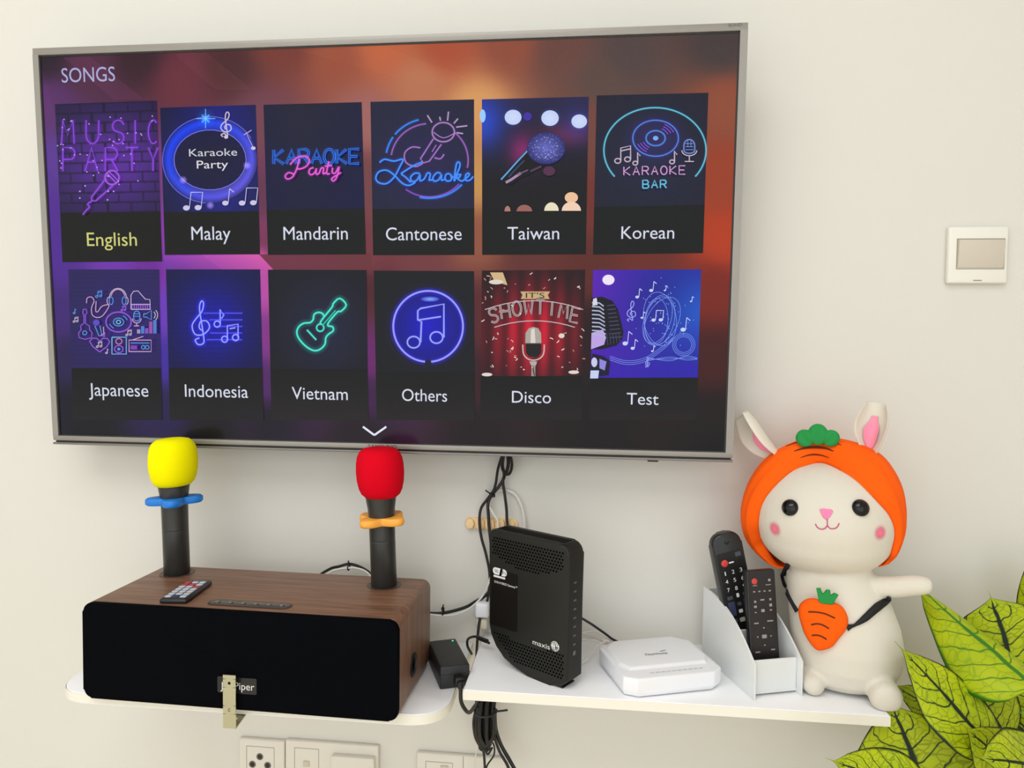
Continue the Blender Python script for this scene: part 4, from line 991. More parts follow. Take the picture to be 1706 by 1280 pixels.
# torso: stacked rings leaning a little
rings = [(0.15, 2.2, 3.2, 2.6), (.5, 2.3, 5.4, 4.6), (1.6, 2.5, 6.7, 5.9), (3.6, 2.7, 7.3, 6.6), (6.2, 2.7, 7.45, 6.8), (9.0, 2.3, 7.3, 6.5), (12, 1.6, 6.85, 6.0), (15, .8, 6.3, 5.2), (18, .2, 5.0, 4.6)]
vs = []; fs = []; n = 40
R5 = []
for i in range(len(rings)-1):
    for t in range(4): R5.append(tuple(rings[i][k]*(1-t/4)+rings[i+1][k]*(t/4) for k in range(4)))
R5.append(rings[-1])
for z, cx, rx, ry in R5:
    for k in range(n): vs.append((cx+rx*cos(2*pi*k/n), .3+ry*sin(2*pi*k/n), z))
for i in range(len(R5)-1):
    for k in range(n): k2 = (k+1) % n; fs.append((i*n+k, i*n+k2, (i+1)*n+k2, (i+1)*n+k))
fs.append(tuple(range(n))[::-1]); fs.append(tuple((len(R5)-1)*n+k for k in range(n)))
g.add(vs, fs)
# arms and feet
g.tube([(5.2, -1.2, 15.0), (8.0, -1.6, 15.35), (10.4, -1.8, 16.0), (12.2, -1.9, 16.3), (12.9, -1.9, 16.35)], lambda q: (1.55-.35*q)*math.sqrt(max(.02, 1-max(0, q-.55)**2/.204)), 16, 5)
g.tube([(-3.6, 3.0, 13.6), (-4.6, 5.4, 12.6), (-5.0, 7.0, 11.2)], lambda q: 1.6*math.sqrt(max(.02, 1-max(0, q-.55)**2/.204)), 14, 5)
g.tube([(-4.6, 0.0, 1.65), (-2.8, -3.2, 1.65), (-1.5, -5.2, 1.5), (-.5, -6.6, 1.4)], lambda q: 1.5*math.sqrt(max(.05, 1-max(0, q-.7)**2/.0935)), 16, 5)
g.tube([(5.8, -0.4, 1.9), (6.9, -3.2, 2.0), (7.5, -5.4, 1.7), (7.9, -7.0, 1.4)], lambda q: (1.85+.35*q)*math.sqrt(max(.05, 1-max(0, q-.72)**2/.081)), 18, 5)
g.v = [(x*cmx, y*cmx, max(z, .02)*cmx) for x, y, z in g.v]
tmp = g.build('body', M_PLUSH)
md = tmp.modifiers.new('r', 'REMESH'); md.mode = 'VOXEL'; md.voxel_size = .0026
md = tmp.modifiers.new('s', 'SMOOTH'); md.factor = .5; md.iterations = 5
dg = bpy.context.evaluated_depsgraph_get(); me = bpy.data.meshes.new_from_object(tmp.evaluated_get(dg)); me.name = 'body'
tmp.modifiers.clear(); old = tmp.data; tmp.data = me; bpy.data.meshes.remove(old); tmp.parent = bn
me.polygons.foreach_set('use_smooth', [True]*len(me.polygons))
bv = BVHTree.FromPolygons([v.co[:] for v in me.vertices], [p.vertices[:] for p in me.polygons])
def on_body(px, py, off=.0004):
    """point of the plush surface seen at a photo pixel, in the toy's own frame, plus its normal"""
    a = BI @ CAM; d = (BI.to_3x3() @ ray(px, py)).normalized(); h = bv.ray_cast(a, d)
    if h[0] is None: h = bv.find_nearest(a+d*1.1)
    return h[0]+h[1]*off, h[1]
def face_on(px, py, off=.0004):
    p, n_ = on_body(px, py, off); return frame_on(p, Vector((1, 0, 0))-n_*n_.x, Vector((0, 0, 1))-n_*n_.z)
def body_line(pix, r, name, m, off=.0003, k=5, parent=None):
    P_ = [on_body(p.x, p.y, off)[0] for p in smooth([(a, b, 0) for a, b in pix], k)]
    gg = G(); gg.tube(P_, r, 6, 0); return gg.build(name, m, parent or bn)
M_EYE = mat('eye_black', (4, 4, 5), .08, spec=.4)
for px, py in ((1316.5, 846), (1433.5, 846.5)):
    g = G(); g.lathe([(.0112, -.001), (.0116, .001), (.0108, .0036), (.0085, .0062), (.005, .008), (.0005, .0087)], 32, face_on(px, py, 0)); g.build('eye', M_EYE, bn, 60)
M_PINK = mat('pink_embroidery', (236, 130, 176), .7)
g = G(); nm = face_on(1376.5, 856, .0002)
ns = smooth([(0, -.0078, 0), (-.0035, -.0055, 0), (-.0072, .0015, 0), (-.0078, .0050, 0), (-.004, .0062, 0), (0, .006, 0), (.004, .0062, 0), (.0078, .0050, 0), (.0072, .0015, 0), (.0035, -.0055, 0)], 3, True)
g.prism([p[:2] for p in ns][::-1], -.002, .0014, .0008, 2, nm); g.build('nose', M_PINK, bn)
M_MOUTH = mat('mouth_thread', (196, 96, 134), .7)
g = G()
for st in ([(1378, 863), (1378.5, 876)], [(1358.5, 873), (1362, 879), (1369, 882), (1375, 880), (1378.5, 876), (1382, 880), (1388, 881), (1394, 879), (1398, 872)]):
    P_ = [on_body(p.x, p.y, .0002)[0] for p in smooth([(a, b, 0) for a, b in st], 4)]; g.tube(P_, .0009, 6, 0)
g.build('mouth', M_MOUTH, bn)
# airbrushed cheeks
mc = bpy.data.materials.new('cheek_blush'); mc.use_nodes = True; n_, l_, b_ = nodes(mc)
b_.inputs['Base Color'].default_value = (*lin((246, 120, 150)), 1); b_.inputs['Roughness'].default_value = .95
ga = n_.new('ShaderNodeTexCoord'); vl = n_.new('ShaderNodeVectorMath'); vl.operation = 'LENGTH'; mr = n_.new('ShaderNodeMapRange'); mr.interpolation_type = 'SMOOTHERSTEP'
mr.inputs['From Min'].default_value = 0; mr.inputs['From Max'].default_value = .0142; mr.inputs['To Min'].default_value = 1.0; mr.inputs['To Max'].default_value = 0
l_.new(ga.outputs['Object'], vl.inputs[0]); l_.new(vl.outputs['Value'], mr.inputs['Value']); l_.new(mr.outputs[0], b_.inputs['Alpha'])
for px, py in ((1291, 881.5), (1466.5, 888)):
    fm = face_on(px, py, .0006); fi = fm.inverted(); vs = []; fs = []; nr, na = 8, 28
    a0 = fm.translation; nz = fm.col[2].to_3d()
    for i in range(nr+1):
        for k in range(na):
            lp = fm @ Vector((.0142*i/nr*cos(2*pi*k/na), .0142*i/nr*sin(2*pi*k/na), .03)); h = bv.ray_cast(lp, -nz)
            q_ = (h[0]+h[1]*.0006) if h[0] else lp; vs.append(tuple(fi @ q_))
    for i in range(nr):
        for k in range(na): fs.append((i*na+k, i*na+(k+1) % na, (i+1)*na+(k+1) % na, (i+1)*na+k))
    g = G(); g.add(vs, fs); o = g.build('cheek', mc, bn); o.matrix_local = fm
# hood
def ipol(pts, n):
    P_ = smooth([(x, z, 0) for x, z in pts], 12, True); out = []; c0 = Vector((-.7, 25.0, 0)); res = []
    for k in range(n):
        a = 2*pi*k/n+pi/2; best = None
        for i in range(len(P_)):
            p, q_ = P_[i]-c0, P_[(i+1) % len(P_)]-c0; d = Vector((cos(a), sin(a), 0))
            den = d.x*(q_.y-p.y)-d.y*(q_.x-p.x)
            if abs(den) < 1e-9: continue
            t = (p.x*(q_.y-p.y)-p.y*(q_.x-p.x))/den; s_ = (p.x*d.y-p.y*d.x)/den
            if t > 0 and -1e-6 <= s_ <= 1+1e-6 and (best is None or t > best): best = t
        res.append(c0+Vector((cos(a), sin(a), 0))*(best or 1))
    return res
OUT = [(-1.5, 35.3), (-5.16, 34.3), (-8.82, 31.7), (-11.0, 28.3), (-12.05, 24.6), (-12.05, 21.8), (-11.2, 19.0), (-9.2, 16.8), (-6.5, 15.7), (-3, 17.2), (0, 18.0), (4, 18.2), (7.1, 17.9), (8.5, 19.2), (9.4, 21.7), (9.8, 24.7), (9.35, 28.4), (8.07, 31.3), (6.16, 33.5), (2.7, 34.95)]
OPN = [(-.67, 31.65), (-2.73, 31.4), (-5.13, 30.3), (-7.5, 27.8), (-8.9, 25.2), (-9.3, 21.7), (-8.7, 19.0), (-6.45, 15.85), (-3, 17.4), (0, 18.2), (4, 18.4), (7.05, 18.0), (8.0, 21.0), (8.15, 23.4), (7.5, 25.4), (6.3, 27.0), (3.75, 29.6), (1.7, 30.9)]
NH = 120
oo, op = ipol(OUT, NH), ipol(OPN, NH)
def head_y(x, z):
    """front depth (cm) of the plush surface at local x, z; None where there is none"""
    h = bv.ray_cast(Vector((x*cmx, -.3, z*cmx)), Vector((0, 1, 0)))
    return h[0].y*100 if h[0] else None
ring0 = []
for k in range(NH):
    E, S = op[k], oo[k]
    # opening seen from the front; shift for the nearer surface (parallax of a raised viewpoint)
    y = head_y(E.x, E.y)
    if y is None: y = 0
    if E.y < 18.6 and -5.6 < E.x < 6.3: y = 4.0
    ring0.append((E.x, min(y-.15, -.2), E.y))
def hoodp(k, t):
    """t 0 opening .. 1 widest outline .. 2 back centre (cm)"""
    S = oo[k % NH]; E = ring0[k % NH]; a = 2*pi*k/NH
    if t <= 1:
        s_ = sin(t*pi/2); cq = 1-cos(t*pi/2)
        x = E[0]+(S.x-E[0])*s_; z = E[2]+(S.y-E[2])*s_; y = E[1]+(.8-E[1])*cq
        top = max(0, cos(a))**2
        fold = .16*sin(t*21+1.1*sin(a*2))*sin(pi*t)*(1-.55*top)
        dx, dz = cos(a+pi/2), sin(a+pi/2)
        return (x+dx*fold, y-abs(fold)*.6-.35*sin(pi*t), z+dz*fold)
    u = (t-1); c0 = Vector((-.7, 25.0, 0))
    x = c0.x+(S.x-c0.x)*cos(u*pi/2); z = c0.y+(S.y-c0.y)*cos(u*pi/2); y = .8+7.6*sin(u*pi/2)
    return (x, y, z)
g = G(); TS = [i/14 for i in range(15)]+[1+i/8 for i in range(1, 9)]
vs = []; fs = []
inner = [(E[0]*.985-.01, E[1]+.9, E[2]-.0) for E in ring0]
vs += [Vector(p)*cmx for p in inner]
lip = []
for t in TS: vs += [Vector(hoodp(k, t))*cmx for k in range(NH)]
for i in range(len(TS)):
    for k in range(NH): fs.append((i*NH+k, i*NH+(k+1) % NH, (i+1)*NH+(k+1) % NH, (i+1)*NH+k))
g.add(vs, fs); hood = g.build('hood', M_HOOD, bn, 80)
hb = BVHTree.FromPolygons([v.co[:] for v in hood.data.vertices], [p.vertices[:] for p in hood.data.polygons])
def on_hood(px, py, off):
    a = BI @ CAM; d = (BI.to_3x3() @ ray(px, py)).normalized(); h = hb.ray_cast(a, d)
    if h[0] is None: h = hb.find_nearest(a+d*1.08)
    n__ = h[1] if h[1].dot(d) < 0 else -h[1]
    return h[0]+n__*off
M_BROWN = mat('brown_embroidery', (92, 36, 4), .8)
for st, r_ in (([(1309, 744), (1330, 737), (1355, 734), (1380, 736), (1402, 742)], .0011), ([(1323, 752), (1340, 747), (1357, 745.5), (1375, 747), (1389, 752)], .0015), ([(1333, 763), (1345, 759), (1357, 757.5), (1370, 759), (1382, 763)], .0009)):
    P_ = [on_hood(p.x, p.y, .0004) for p in smooth([(a, b, 0) for a, b in st], 4)]
    gg = G(); gg.tube(P_, lambda q, r_=r_: r_*(.35+sin(pi*min(1, max(0, q)))), 6, 0); gg.build('stripe', M_BROWN, hood)
M_GREEN = mat('green_felt', (30, 142, 66), .9); noise_bump(M_GREEN, 500, .2)
for (x, z, rx, rz, ro) in ((-3.45, 35.2, 1.25, 1.25, 38), (-1.75, 35.85, 1.35, 1.5, 0), (-.05, 35.4, 1.15, 1.2, -34)):
    g = G(); g.ellipsoid((0, 0, 0), (rx*cmx, .0065, rz*cmx), 24, 14)
    g.v = [(a, b*(1-.55*math.exp(-(a/(rx*cmx)/.22)**2)*(1 if c2 < rz*cmx*.5 else .4)), c2) for a, b, c2 in g.v]
    o = g.build('carrot_top', M_GREEN, hood, 80); o.location = (x*cmx, -.012, z*cmx); o.rotation_euler = (RAD(-8), RAD(-ro), 0)
# ears: folded padded leaves
M_EARIN = mat('pink_ear_lining', (250, 150, 176), .9)
def ear(outline_w, length, cup, base, rot, name_seed):
    def pt(u, v, ins):
        # u along 0..1, v across -1..1
        wv = outline_w(u)*(.46 if ins else 1)
        a = v*cup*(.9 if ins else 1)
        x = wv*sin(a)/max(.3, sin(cup)); y = wv*(1-cos(a))*-1.15
        wob = .06*sin(u*9+name_seed)*abs(v)**2
        z = length*u+wob*1.2
        y += .5*u*u-.2*sin(u*6)*.4
        if ins: y -= .42
        return Vector((x+wob, y, z))*cmx
    g = G(); nu, nv = 18, 22; th = .0048
    fr_ = [[pt(i/nu, -1+2*j/nv, False) for j in range(nv+1)] for i in range(nu+1)]
    def nrm(i, j):
        a = fr_[min(i+1, nu)][j]-fr_[max(i-1, 0)][j]; b = fr_[i][min(j+1, nv)]-fr_[i][max(j-1, 0)]; n__ = a.cross(b)
        return n__.normalized() if n__.length > 1e-12 else Vector((0, 1, 0))
    vs = []; W_ = nv+1
    for s_ in (1, -1):
        for i in range(nu+1):
            for j in range(nv+1):
                e = math.sqrt(max(0, 1-(abs(-1+2*j/nv))**4))*math.sqrt(max(0., 1-(i/nu)**6)); vs.append(fr_[i][j]+nrm(i, j)*s_*th*.5*(e*.9+.1))
    off = (nu+1)*W_; fs = []
    for i in range(nu):
        for j in range(nv):
            a = i*W_+j; fs.append((a, a+1, a+W_+1, a+W_)); fs.append((off+a, off+a+W_, off+a+W_+1, off+a+1))
    for i in range(nu):
        for j in (0, nv): a = i*W_+j; fs.append((a, a+W_, off+a+W_, off+a))
    for j in range(nv):
        for i in (0, nu): a = i*W_+j; fs.append((a, a+1, off+a+1, off+a))
    g.add(vs, fs); e_ = g.build('ear', M_PLUSH, bn, 80)
    e_.location = Vector(base)*cmx; e_.rotation_mode = 'ZYX'; e_.rotation_euler = rot
    g = G(); g.grid(lambda v, u: pt(.13+u*.62, (-1+2*v)*min(1, .35+sin(pi*min(1, u*1.15))*.75), True), 10, 12)
    o = g.build('inner_ear', M_EARIN, e_, 80); sd = o.modifiers.new('t', 'SOLIDIFY'); sd.thickness = .0008
    return e_
ear(lambda u: .85+1.2*sin(min(1, u*1.02)**1.25*pi*.86)*(1 if u < .6 else 1-(u-.6)*.35), 7.6, 1.45, (4.9, 1.0, 33.0), (RAD(4), RAD(6), RAD(-14)), .3)
ear(lambda u: .95+1.35*sin(min(1, u)**1.1*pi*.88), 8.4, 1.45, (-6.8, 1.2, 31.9), (RAD(-4), RAD(-41), RAD(-55)), 1.4)
# carrot pouch and its strap
M_STRAP = mat('black_ribbon', (14, 13, 14), .7)
def strap(pix, widths, name='strap'):
    pts_ = smooth([(a, b, 0) for a, b in pix], 5); P_ = [on_body(p.x, p.y, .0016) for p in pts_]; g = G(); vs = []; N = len(P_)
    for i, (p, n__) in enumerate(P_):
        t = (P_[min(i+1, N-1)][0]-P_[max(i-1, 0)][0]).normalized(); s_ = t.cross(Vector((0, -1, .15))).normalized(); q = i/(N-1)*(len(widths)-1); j = min(int(q), len(widths)-2); w_ = widths[j]*(1-q+j)+widths[j+1]*(q-j)
        vs += [p+s_*w_/2, p+n__*.0006, p-s_*w_/2]
    fs = []
    for i in range(N-1): a = 3*i; fs += [(a, a+1, a+4, a+3), (a+1, a+2, a+5, a+4)]
    g.add(vs, fs); o = g.build(name, M_STRAP, bn); sd = o.modifiers.new('t', 'SOLIDIFY'); sd.thickness = .0011; return o
strap([(1303, 953), (1307, 967), (1314, 988), (1322, 1005), (1330, 1018)], (.0068, .0062, .0075, .006, .008))
strap([(1410, 1046), (1418, 1043), (1424, 1041), (1440, 1030), (1460, 1012), (1474, 1002), (1482, 993)], (.009, .004, .003, .0085, .0105, .0085, .004))
pm = face_on(1372, 1040, 0); pm = frame_on(pm.translation, (1, 0, 0), (0, 0, 1))
pm = pm @ Matrix.Translation((0, 0, .006))
def pouch_xy(px, py):
    a = BI @ CAM; d = BI.to_3x3() @ ray(px, py); I = pm.inverted(); a = I @ a; d = I.to_3x3() @ d; p = a+d*(-a.z/d.z); return p.x, p.y
po = [pouch_xy(*p) for p in ((1330, 1022), (1332, 1008), (1342, 999), (1356, 997), (1372, 1002), (1388, 1004), (1402, 1010), (1411, 1024), (1413, 1038), (1408, 1052), (1398, 1064), (1388, 1077), (1375, 1083), (1362, 1084), (1351, 1074), (1340, 1056), (1334, 1038))]
po = [p[:2] for p in smooth([(x, y, 0) for x, y in po], 3, True)]
g = G(); cx_ = sum(p[0] for p in po)/len(po); cy_ = sum(p[1] for p in po)/len(po); vs = []; fs = []; n = len(po)
lay = [(0., -.0095), (.55, -.009), (.85, -.007), (1., 0), (.96, .004), (.85, .0075), (.65, .0095), (.35, .0108), (.0, .0112)]
for k_, z in lay: vs += [(cx_+(x-cx_)*max(k_, .01), cy_+(y-cy_)*max(k_, .01), z) for x, y in po]
for i in range(len(lay)-1):
    for k in range(n): fs.append((i*n+k, i*n+(k+1) % n, (i+1)*n+(k+1) % n, (i+1)*n+k))
g.add(vs, fs); pouch = g.build('carrot_pouch', M_HOOD, bn, 80); pouch.matrix_local = pm
pb = BVHTree.FromPolygons([v.co[:] for v in pouch.data.vertices], [p.vertices[:] for p in pouch.data.polygons])
for st in ([(1347, 1016), (1360, 1016), (1375, 1019), (1391, 1026)], [(1352, 1037), (1361, 1035), (1371, 1037), (1381, 1043)], [(1353, 1055), (1361, 1054), (1369, 1056), (1377, 1061)]):
    P_ = []
    for p in smooth([(a, b, 0) for a, b in st], 4):
        x, y = pouch_xy(p.x, p.y); h = pb.ray_cast(Vector((x, y, .05)), Vector((0, 0, -1))); P_.append((h[0] or Vector((x, y, .01)))+Vector((0, 0, .0002)))
    gg = G(); gg.tube(P_, .0011, 6, 0); gg.build('stripe', M_BROWN, pouch)
gl = [pouch_xy(*p) for p in ((1365, 1003), (1360, 979), (1367, 978.5), (1371, 991), (1377, 981), (1383, 982), (1383, 993), (1390, 986.5), (1397, 990), (1387, 1006))]
o = G().prism(gl[::-1], .002, .006, .0008, 1).build('carrot_top', M_GREEN, pouch)

# ------------------------------------------------------------------ wall fittings
def P(px, py, y): return at(px, py, y=y)
sw_ = empty('light_switch', (.5469+.0427, 0, 1.6527-.0429)); tag(sw_, 'square ivory light switch on the wall above the plush rabbit', 'light switch')
g = G(); g.box((0, -.005, 0), (.0855, .010, .0858), .003, 3); g.build('plate', M_PLATE, sw_)
g = G()
bm = bmesh.new()
g.box((0, 0, 0), (.0655, .006, .0425), .0012, 2); o = g.build('rocker', M_ROCKER, sw_); o.location = (.003, -.0108, .0015); o.rotation_euler = (RAD(4), 0, 0)
g = G()
for (x, z, w_, h_) in ((.003, .0240, .0685, .0012), (.003, -.0212, .0685, .0008), (-.0308, .0015, .0010, .0455), (.0368, .0015, .0008, .0455)): g.box((x, -.0101, z), (w_, .0006, h_))
g.build('rocker_gap', mat('gap_grey', (150, 142, 128), .8), sw_)
g = G(); g.box((.0, -.0102, -.0385), (.012, .0006, .0014)); g.build('maker_mark', mat('gap_grey', (150, 142, 128), .8), sw_)

M_SOCK = mat('socket_white', (226, 221, 209), .4)
def plate_at(p0, p1, name, label, cat, group=None):
    a, b = P(*p0, -.009), P(*p1, -.009); w_ = b.x-a.x; root = empty(name, ((a.x+b.x)/2, 0, (a.z+b.z)/2-.043)); tag(root, label, cat, group)
    G().box((0, -.0045, 0), (w_, .009, .086), .0025, 3).build('plate', M_SOCK, root); return root, w_
M_GAP = mat('gap_grey', (150, 142, 128), .8)
def rim(root, x0, x1, z0, z1, y=-.0092, w_=.0007):
    g = G()
    for a, b, c2, d in ((x0, x1, z1, z1), (x0, x1, z0, z0)): g.box(((a+b)/2, y, c2), (b-a, .0004, w_))
    for x in (x0, x1): g.box((x, y, (z0+z1)/2), (w_, .0004, z1-z0))
    return g.build('seam', M_GAP, root)
s1, w1 = plate_at((398, 1231), (473.5, 1236), 'wall_socket', 'ivory three-pin wall socket beneath the speaker shelf, left of the switch plate', 'socket')
rim(s1, -w1/2+.014, w1/2-.018, -.034, .031)
g = G()
for x, z in ((-.003, .0135), (-.0165, -.001), (.011, -.001)):
    g.lathe([(.0062, 0), (.0062, .0006), (.0045, .0007), (.0042, .0002)], 20, Matrix.Translation((x, -.009, z)) @ Matrix.Rotation(pi/2, 4, 'X'))
    g.lathe([(.0042, 0), (.0042, .0003)], 20, Matrix.Translation((x, -.009, z)) @ Matrix.Rotation(pi/2, 4, 'X'), 1)
g.build('pin_hole', [mat('hole_ring', (120, 112, 106), .4), mat('hole_dark', (40, 34, 34), .6)], s1)
s2, w2 = plate_at((475, 1234), (630, 1244), 'switch_plate', 'wide ivory switch plate with a flap cover beneath the speaker shelf', 'switch plate')
rim(s2, -w2/2+.017, -w2/2+.06, -.034, .031)
G().box((-w2/2+.038, -.0098, .004), (.011, .0022, .01), .0006).build('switch_button', M_ROCKER, s2)
G().box((w2/4-.0005, -.0135, -.006), (w2/2-.008, .012, .066), .002).build('flap_cover', M_SOCK, s2)
s3, w3 = plate_at((694, 1254), (845, 1265), 'switch_plate', 'wide ivory switch plate behind the black cable bundle under the shelves', 'switch plate')
rim(s3, -w3/2+.016, -w3/2+.062, -.034, .029); g = G(); g.box((.003, -.0091, 0), (.0009, .0008, .084)); g.build('seam', M_GAP, s3)
G().box((-w3/2+.048, -.0098, .018), (.013, .0022, .012), .0006).build('switch_button', M_ROCKER, s3); rim(s3, w3/2-.05, w3/2-.014, -.03, .022)

# wooden cable clip bar
cl = empty('cable_clip', P(819, 872.5, 0)); tag(cl, 'pale wood-look cable clip bar stuck to the wall behind the modem', 'cable clip')
M_PALE = mat('pale_wood', (238, 204, 152), .5); noise_bump(M_PALE, 40, .05, color_amt=.08)
LC = .089
G().prism(rounded(-LC/2, -.0095, LC/2, .0095, (.0094,)*4), .0, .004, .001, 2, Matrix.Rotation(pi/2, 4, 'X')).build('base', M_PALE, cl)
for k in range(5):
    x = -.0355+k*.0168
    o = G().prism(rounded(-.0068, -.0088, .0068, .0088, (.0066,)*4 if k in (0, 4) else (.0035,)*4), .004, .0092, .002, 3, Matrix.Rotation(pi/2, 4, 'X')).build('clip_pad', M_PALE, cl); o.location = (x, 0, 0)

# ------------------------------------------------------------------ cables
def cable(pix, r, label, m=M_RUBBER, name='cable', group=None, cat='cable', k=7):
    """pix: (px, py, y) stations"""
    pts_ = [P(*p) for p in pix]; g = G(); g.tube(pts_, r*1.25 if m is M_RUBBER else r, 8, k); o = g.build(name, m); tag(o, label, cat, group); return o
GC = 'black cables hanging from the television'
cable([(838, 755, -.05), (830, 780, -.03), (826, 805, -.02), (822, 818, -.018), (812, 832, -.017), (802, 846, -.016), (799, 862, -.0152), (799.5, 880, -.0152), (803, 900, -.016), (810, 925, -.018), (816, 960, -.02), (812, 1000, -.022), (800, 1030, -.03), (796, 1060, -.035), (794, 1090, -.03), (793, 1130, -.012), (797, 1175, -.014), (801, 1215, -.02)], .0019, 'black cable bending left from the television through the clip to below the shelf', group=GC)
cable([(840, 755, -.05), (837, 775, -.028), (840, 790, -.02), (838, 800, -.016), (828, 815, -.0145), (819, 826, -.0135), (813, 840, -.0145), (814, 862, -.0152), (815, 880, -.0152), (818, 905, -.018), (822, 940, -.024), (815, 985, -.022), (790, 1004, -.02), (770, 1014, -.02), (735, 1022, -.022), (700, 1021, -.03)], .0021, 'black cable running from the clip across the wall to the back of the speaker', group=GC)
cable([(850, 756, -.045), (853, 775, -.026), (849, 789, -.02), (841, 792, -.017), (838, 803, -.015), (841, 825, -.0145), (844, 850, -.0152), (845, 872, -.0152), (850, 900, -.02), (858, 940, -.03)], .0019, 'straight black cable running down from the television loop to behind the modem', group=GC)
lo = cable([(845, 755, -.046), (847, 772, -.03), (843, 788, -.024), (837, 780, -.022), (838, 764, -.03), (842, 752, -.045)], .0022, 'small black cable loop tied up just beneath the television', group=GC)
cable([(815, 845, -.0135), (824, 860, -.0142), (829, 868, -.0152), (830, 880, -.0152), (832, 905, -.02), (838, 940, -.02)], .0016, 'thin white cable passing down through the middle of the wall clip', M_WCABLE)
cable([(828, 818, -.007), (843, 817, -.007), (858, 824, -.007), (868, 842, -.007), (873, 865, -.007), (873, 885, -.007), (868, 915, -.015)], .0024, 'thin white cable arching over the wall clip', M_WCABLE)
def tie(c_, d, tail, label, r=.0042, sc=1):
    """cable tie: small loop around c_, with a tail"""
    t = empty('cable_tie', c_); tag(t, label, 'cable tie', 'black cable ties')
    d = Vector(d).normalized(); a = d.cross(Vector((0, 1, 0))).normalized(); b = d.cross(a)
    g = G(); g.tube([(a*cos(2*pi*k/14)+b*sin(2*pi*k/14))*r for k in range(15)], .0013*sc, 6, 2); g.build('loop', M_RUBBER, t)
    g = G(); g.box((0, 0, 0), (.005*sc, .004*sc, .005*sc), .0008, 1); g.tube([(0, -.001, 0), Vector(tail)*.5+Vector((0, -.001, 0)), tail], .0012*sc, 6, 3); o = g.build('tail', M_RUBBER, t); o.location = a*r
    return t
tie(P(819, 824, -.0165), (-.6, 0, -1), (-.014, -.001, .009), 'black cable tie with its tail sticking out left below the television')
tie(P(738, 1020, -.024), (1, 0, .05), (.001, -.001, .0075), 'black cable tie round the cables beside the speaker', .0055)
cable([(818, 960, -.026), (806, 990, -.026), (785, 1012, -.025), (762, 1023, -.025), (738, 1026, -.027), (700, 1022, -.036)], .0017, 'white cable running beside the black one to the back of the speaker', M_WCABLE)
cable([(524, 985, -.05), (530, 962, -.036), (550, 948, -.028), (565, 944, -.03), (582, 940, -.028), (600, 945, -.03), (616, 955, -.034), (624, 966, -.045), (628, 990, -.055)], .0019, 'black cable coil showing behind the speaker beside the red microphone', group=None)
cable([(536, 985, -.05), (546, 958, -.036), (560, 950, -.036), (578, 947, -.036), (594, 947, -.036), (610, 953, -.04), (620, 966, -.048), (624, 990, -.055)], .0016, 'white cable of the coil behind the speaker', M_WCABLE)
tie(P(581, 945, -.032), (1, 0, 0), (0, -.001, .006), 'black cable tie round the coil behind the speaker', .005)
# power adapter on the left shelf
A0, A1, A2 = at(731, 1147, z=ZL), at(714, 1090, z=ZL), at(777, 1142, z=ZL)
ZA = ZL+.033
tp = [at(*p, z=ZA) for p in ((731, 1113), (781, 1107), (762, 1064), (714, 1067))]
f_ = tp[1]-tp[0]; aa = math.atan2(f_.y, f_.x); dl = ((tp[3]-tp[0]).length+(tp[2]-tp[1]).length)/2
ad = empty('power_adapter', ((tp[0]+tp[1]+tp[2]+tp[3])/4), (0, 0, aa)); ad.location.z = ZL
tag(ad, 'black power adapter brick with a green light between the speaker and the modem', 'power adapter')
AW = f_.length
G().box((0, 0, .0165), (AW, dl, .033), .0028, 3).build('casing', mat('adapter_black', (30, 31, 33), .45), ad)
g = G(); g.box((0, 0, .0215), (AW+.0004, dl+.0004, .0006)); g.build('seam', mat('seam_black', (8, 8, 8), .6), ad)
g = G(); g.lathe([(.0016, 0), (.0016, .0006), (.0008, .0009)], 12); o = g.build('indicator_light', mat('green_light', (60, 220, 120), .3, **{'Emission Color': (.1, .9, .35, 1), 'Emission Strength': .8}), ad); o.location = (AW/2-.007, dl/2-.010, .033)
g = G(); g.box((AW*.10, -dl/2-.006, .013), (.013, .014, .014), .002, 2); g.box((AW*.10, -dl/2-.016, .012), (.009, .010, .010), .002, 2); g.build('plug', M_BLACK, ad)
pl = wmat(ad) @ Vector((AW*.10, -dl/2-.019, .012))
g = G(); AI = wmat(ad).inverted()
g.tube([AI @ p for p in (pl, P(768, 1168, pl.y-.006), P(776, 1184, pl.y-.002), P(783, 1187, -.16), P(790, 1178, -.12), P(797, 1170, -.06))], .0028, 8, 6); g.build('lead', M_RUBBER, ad)
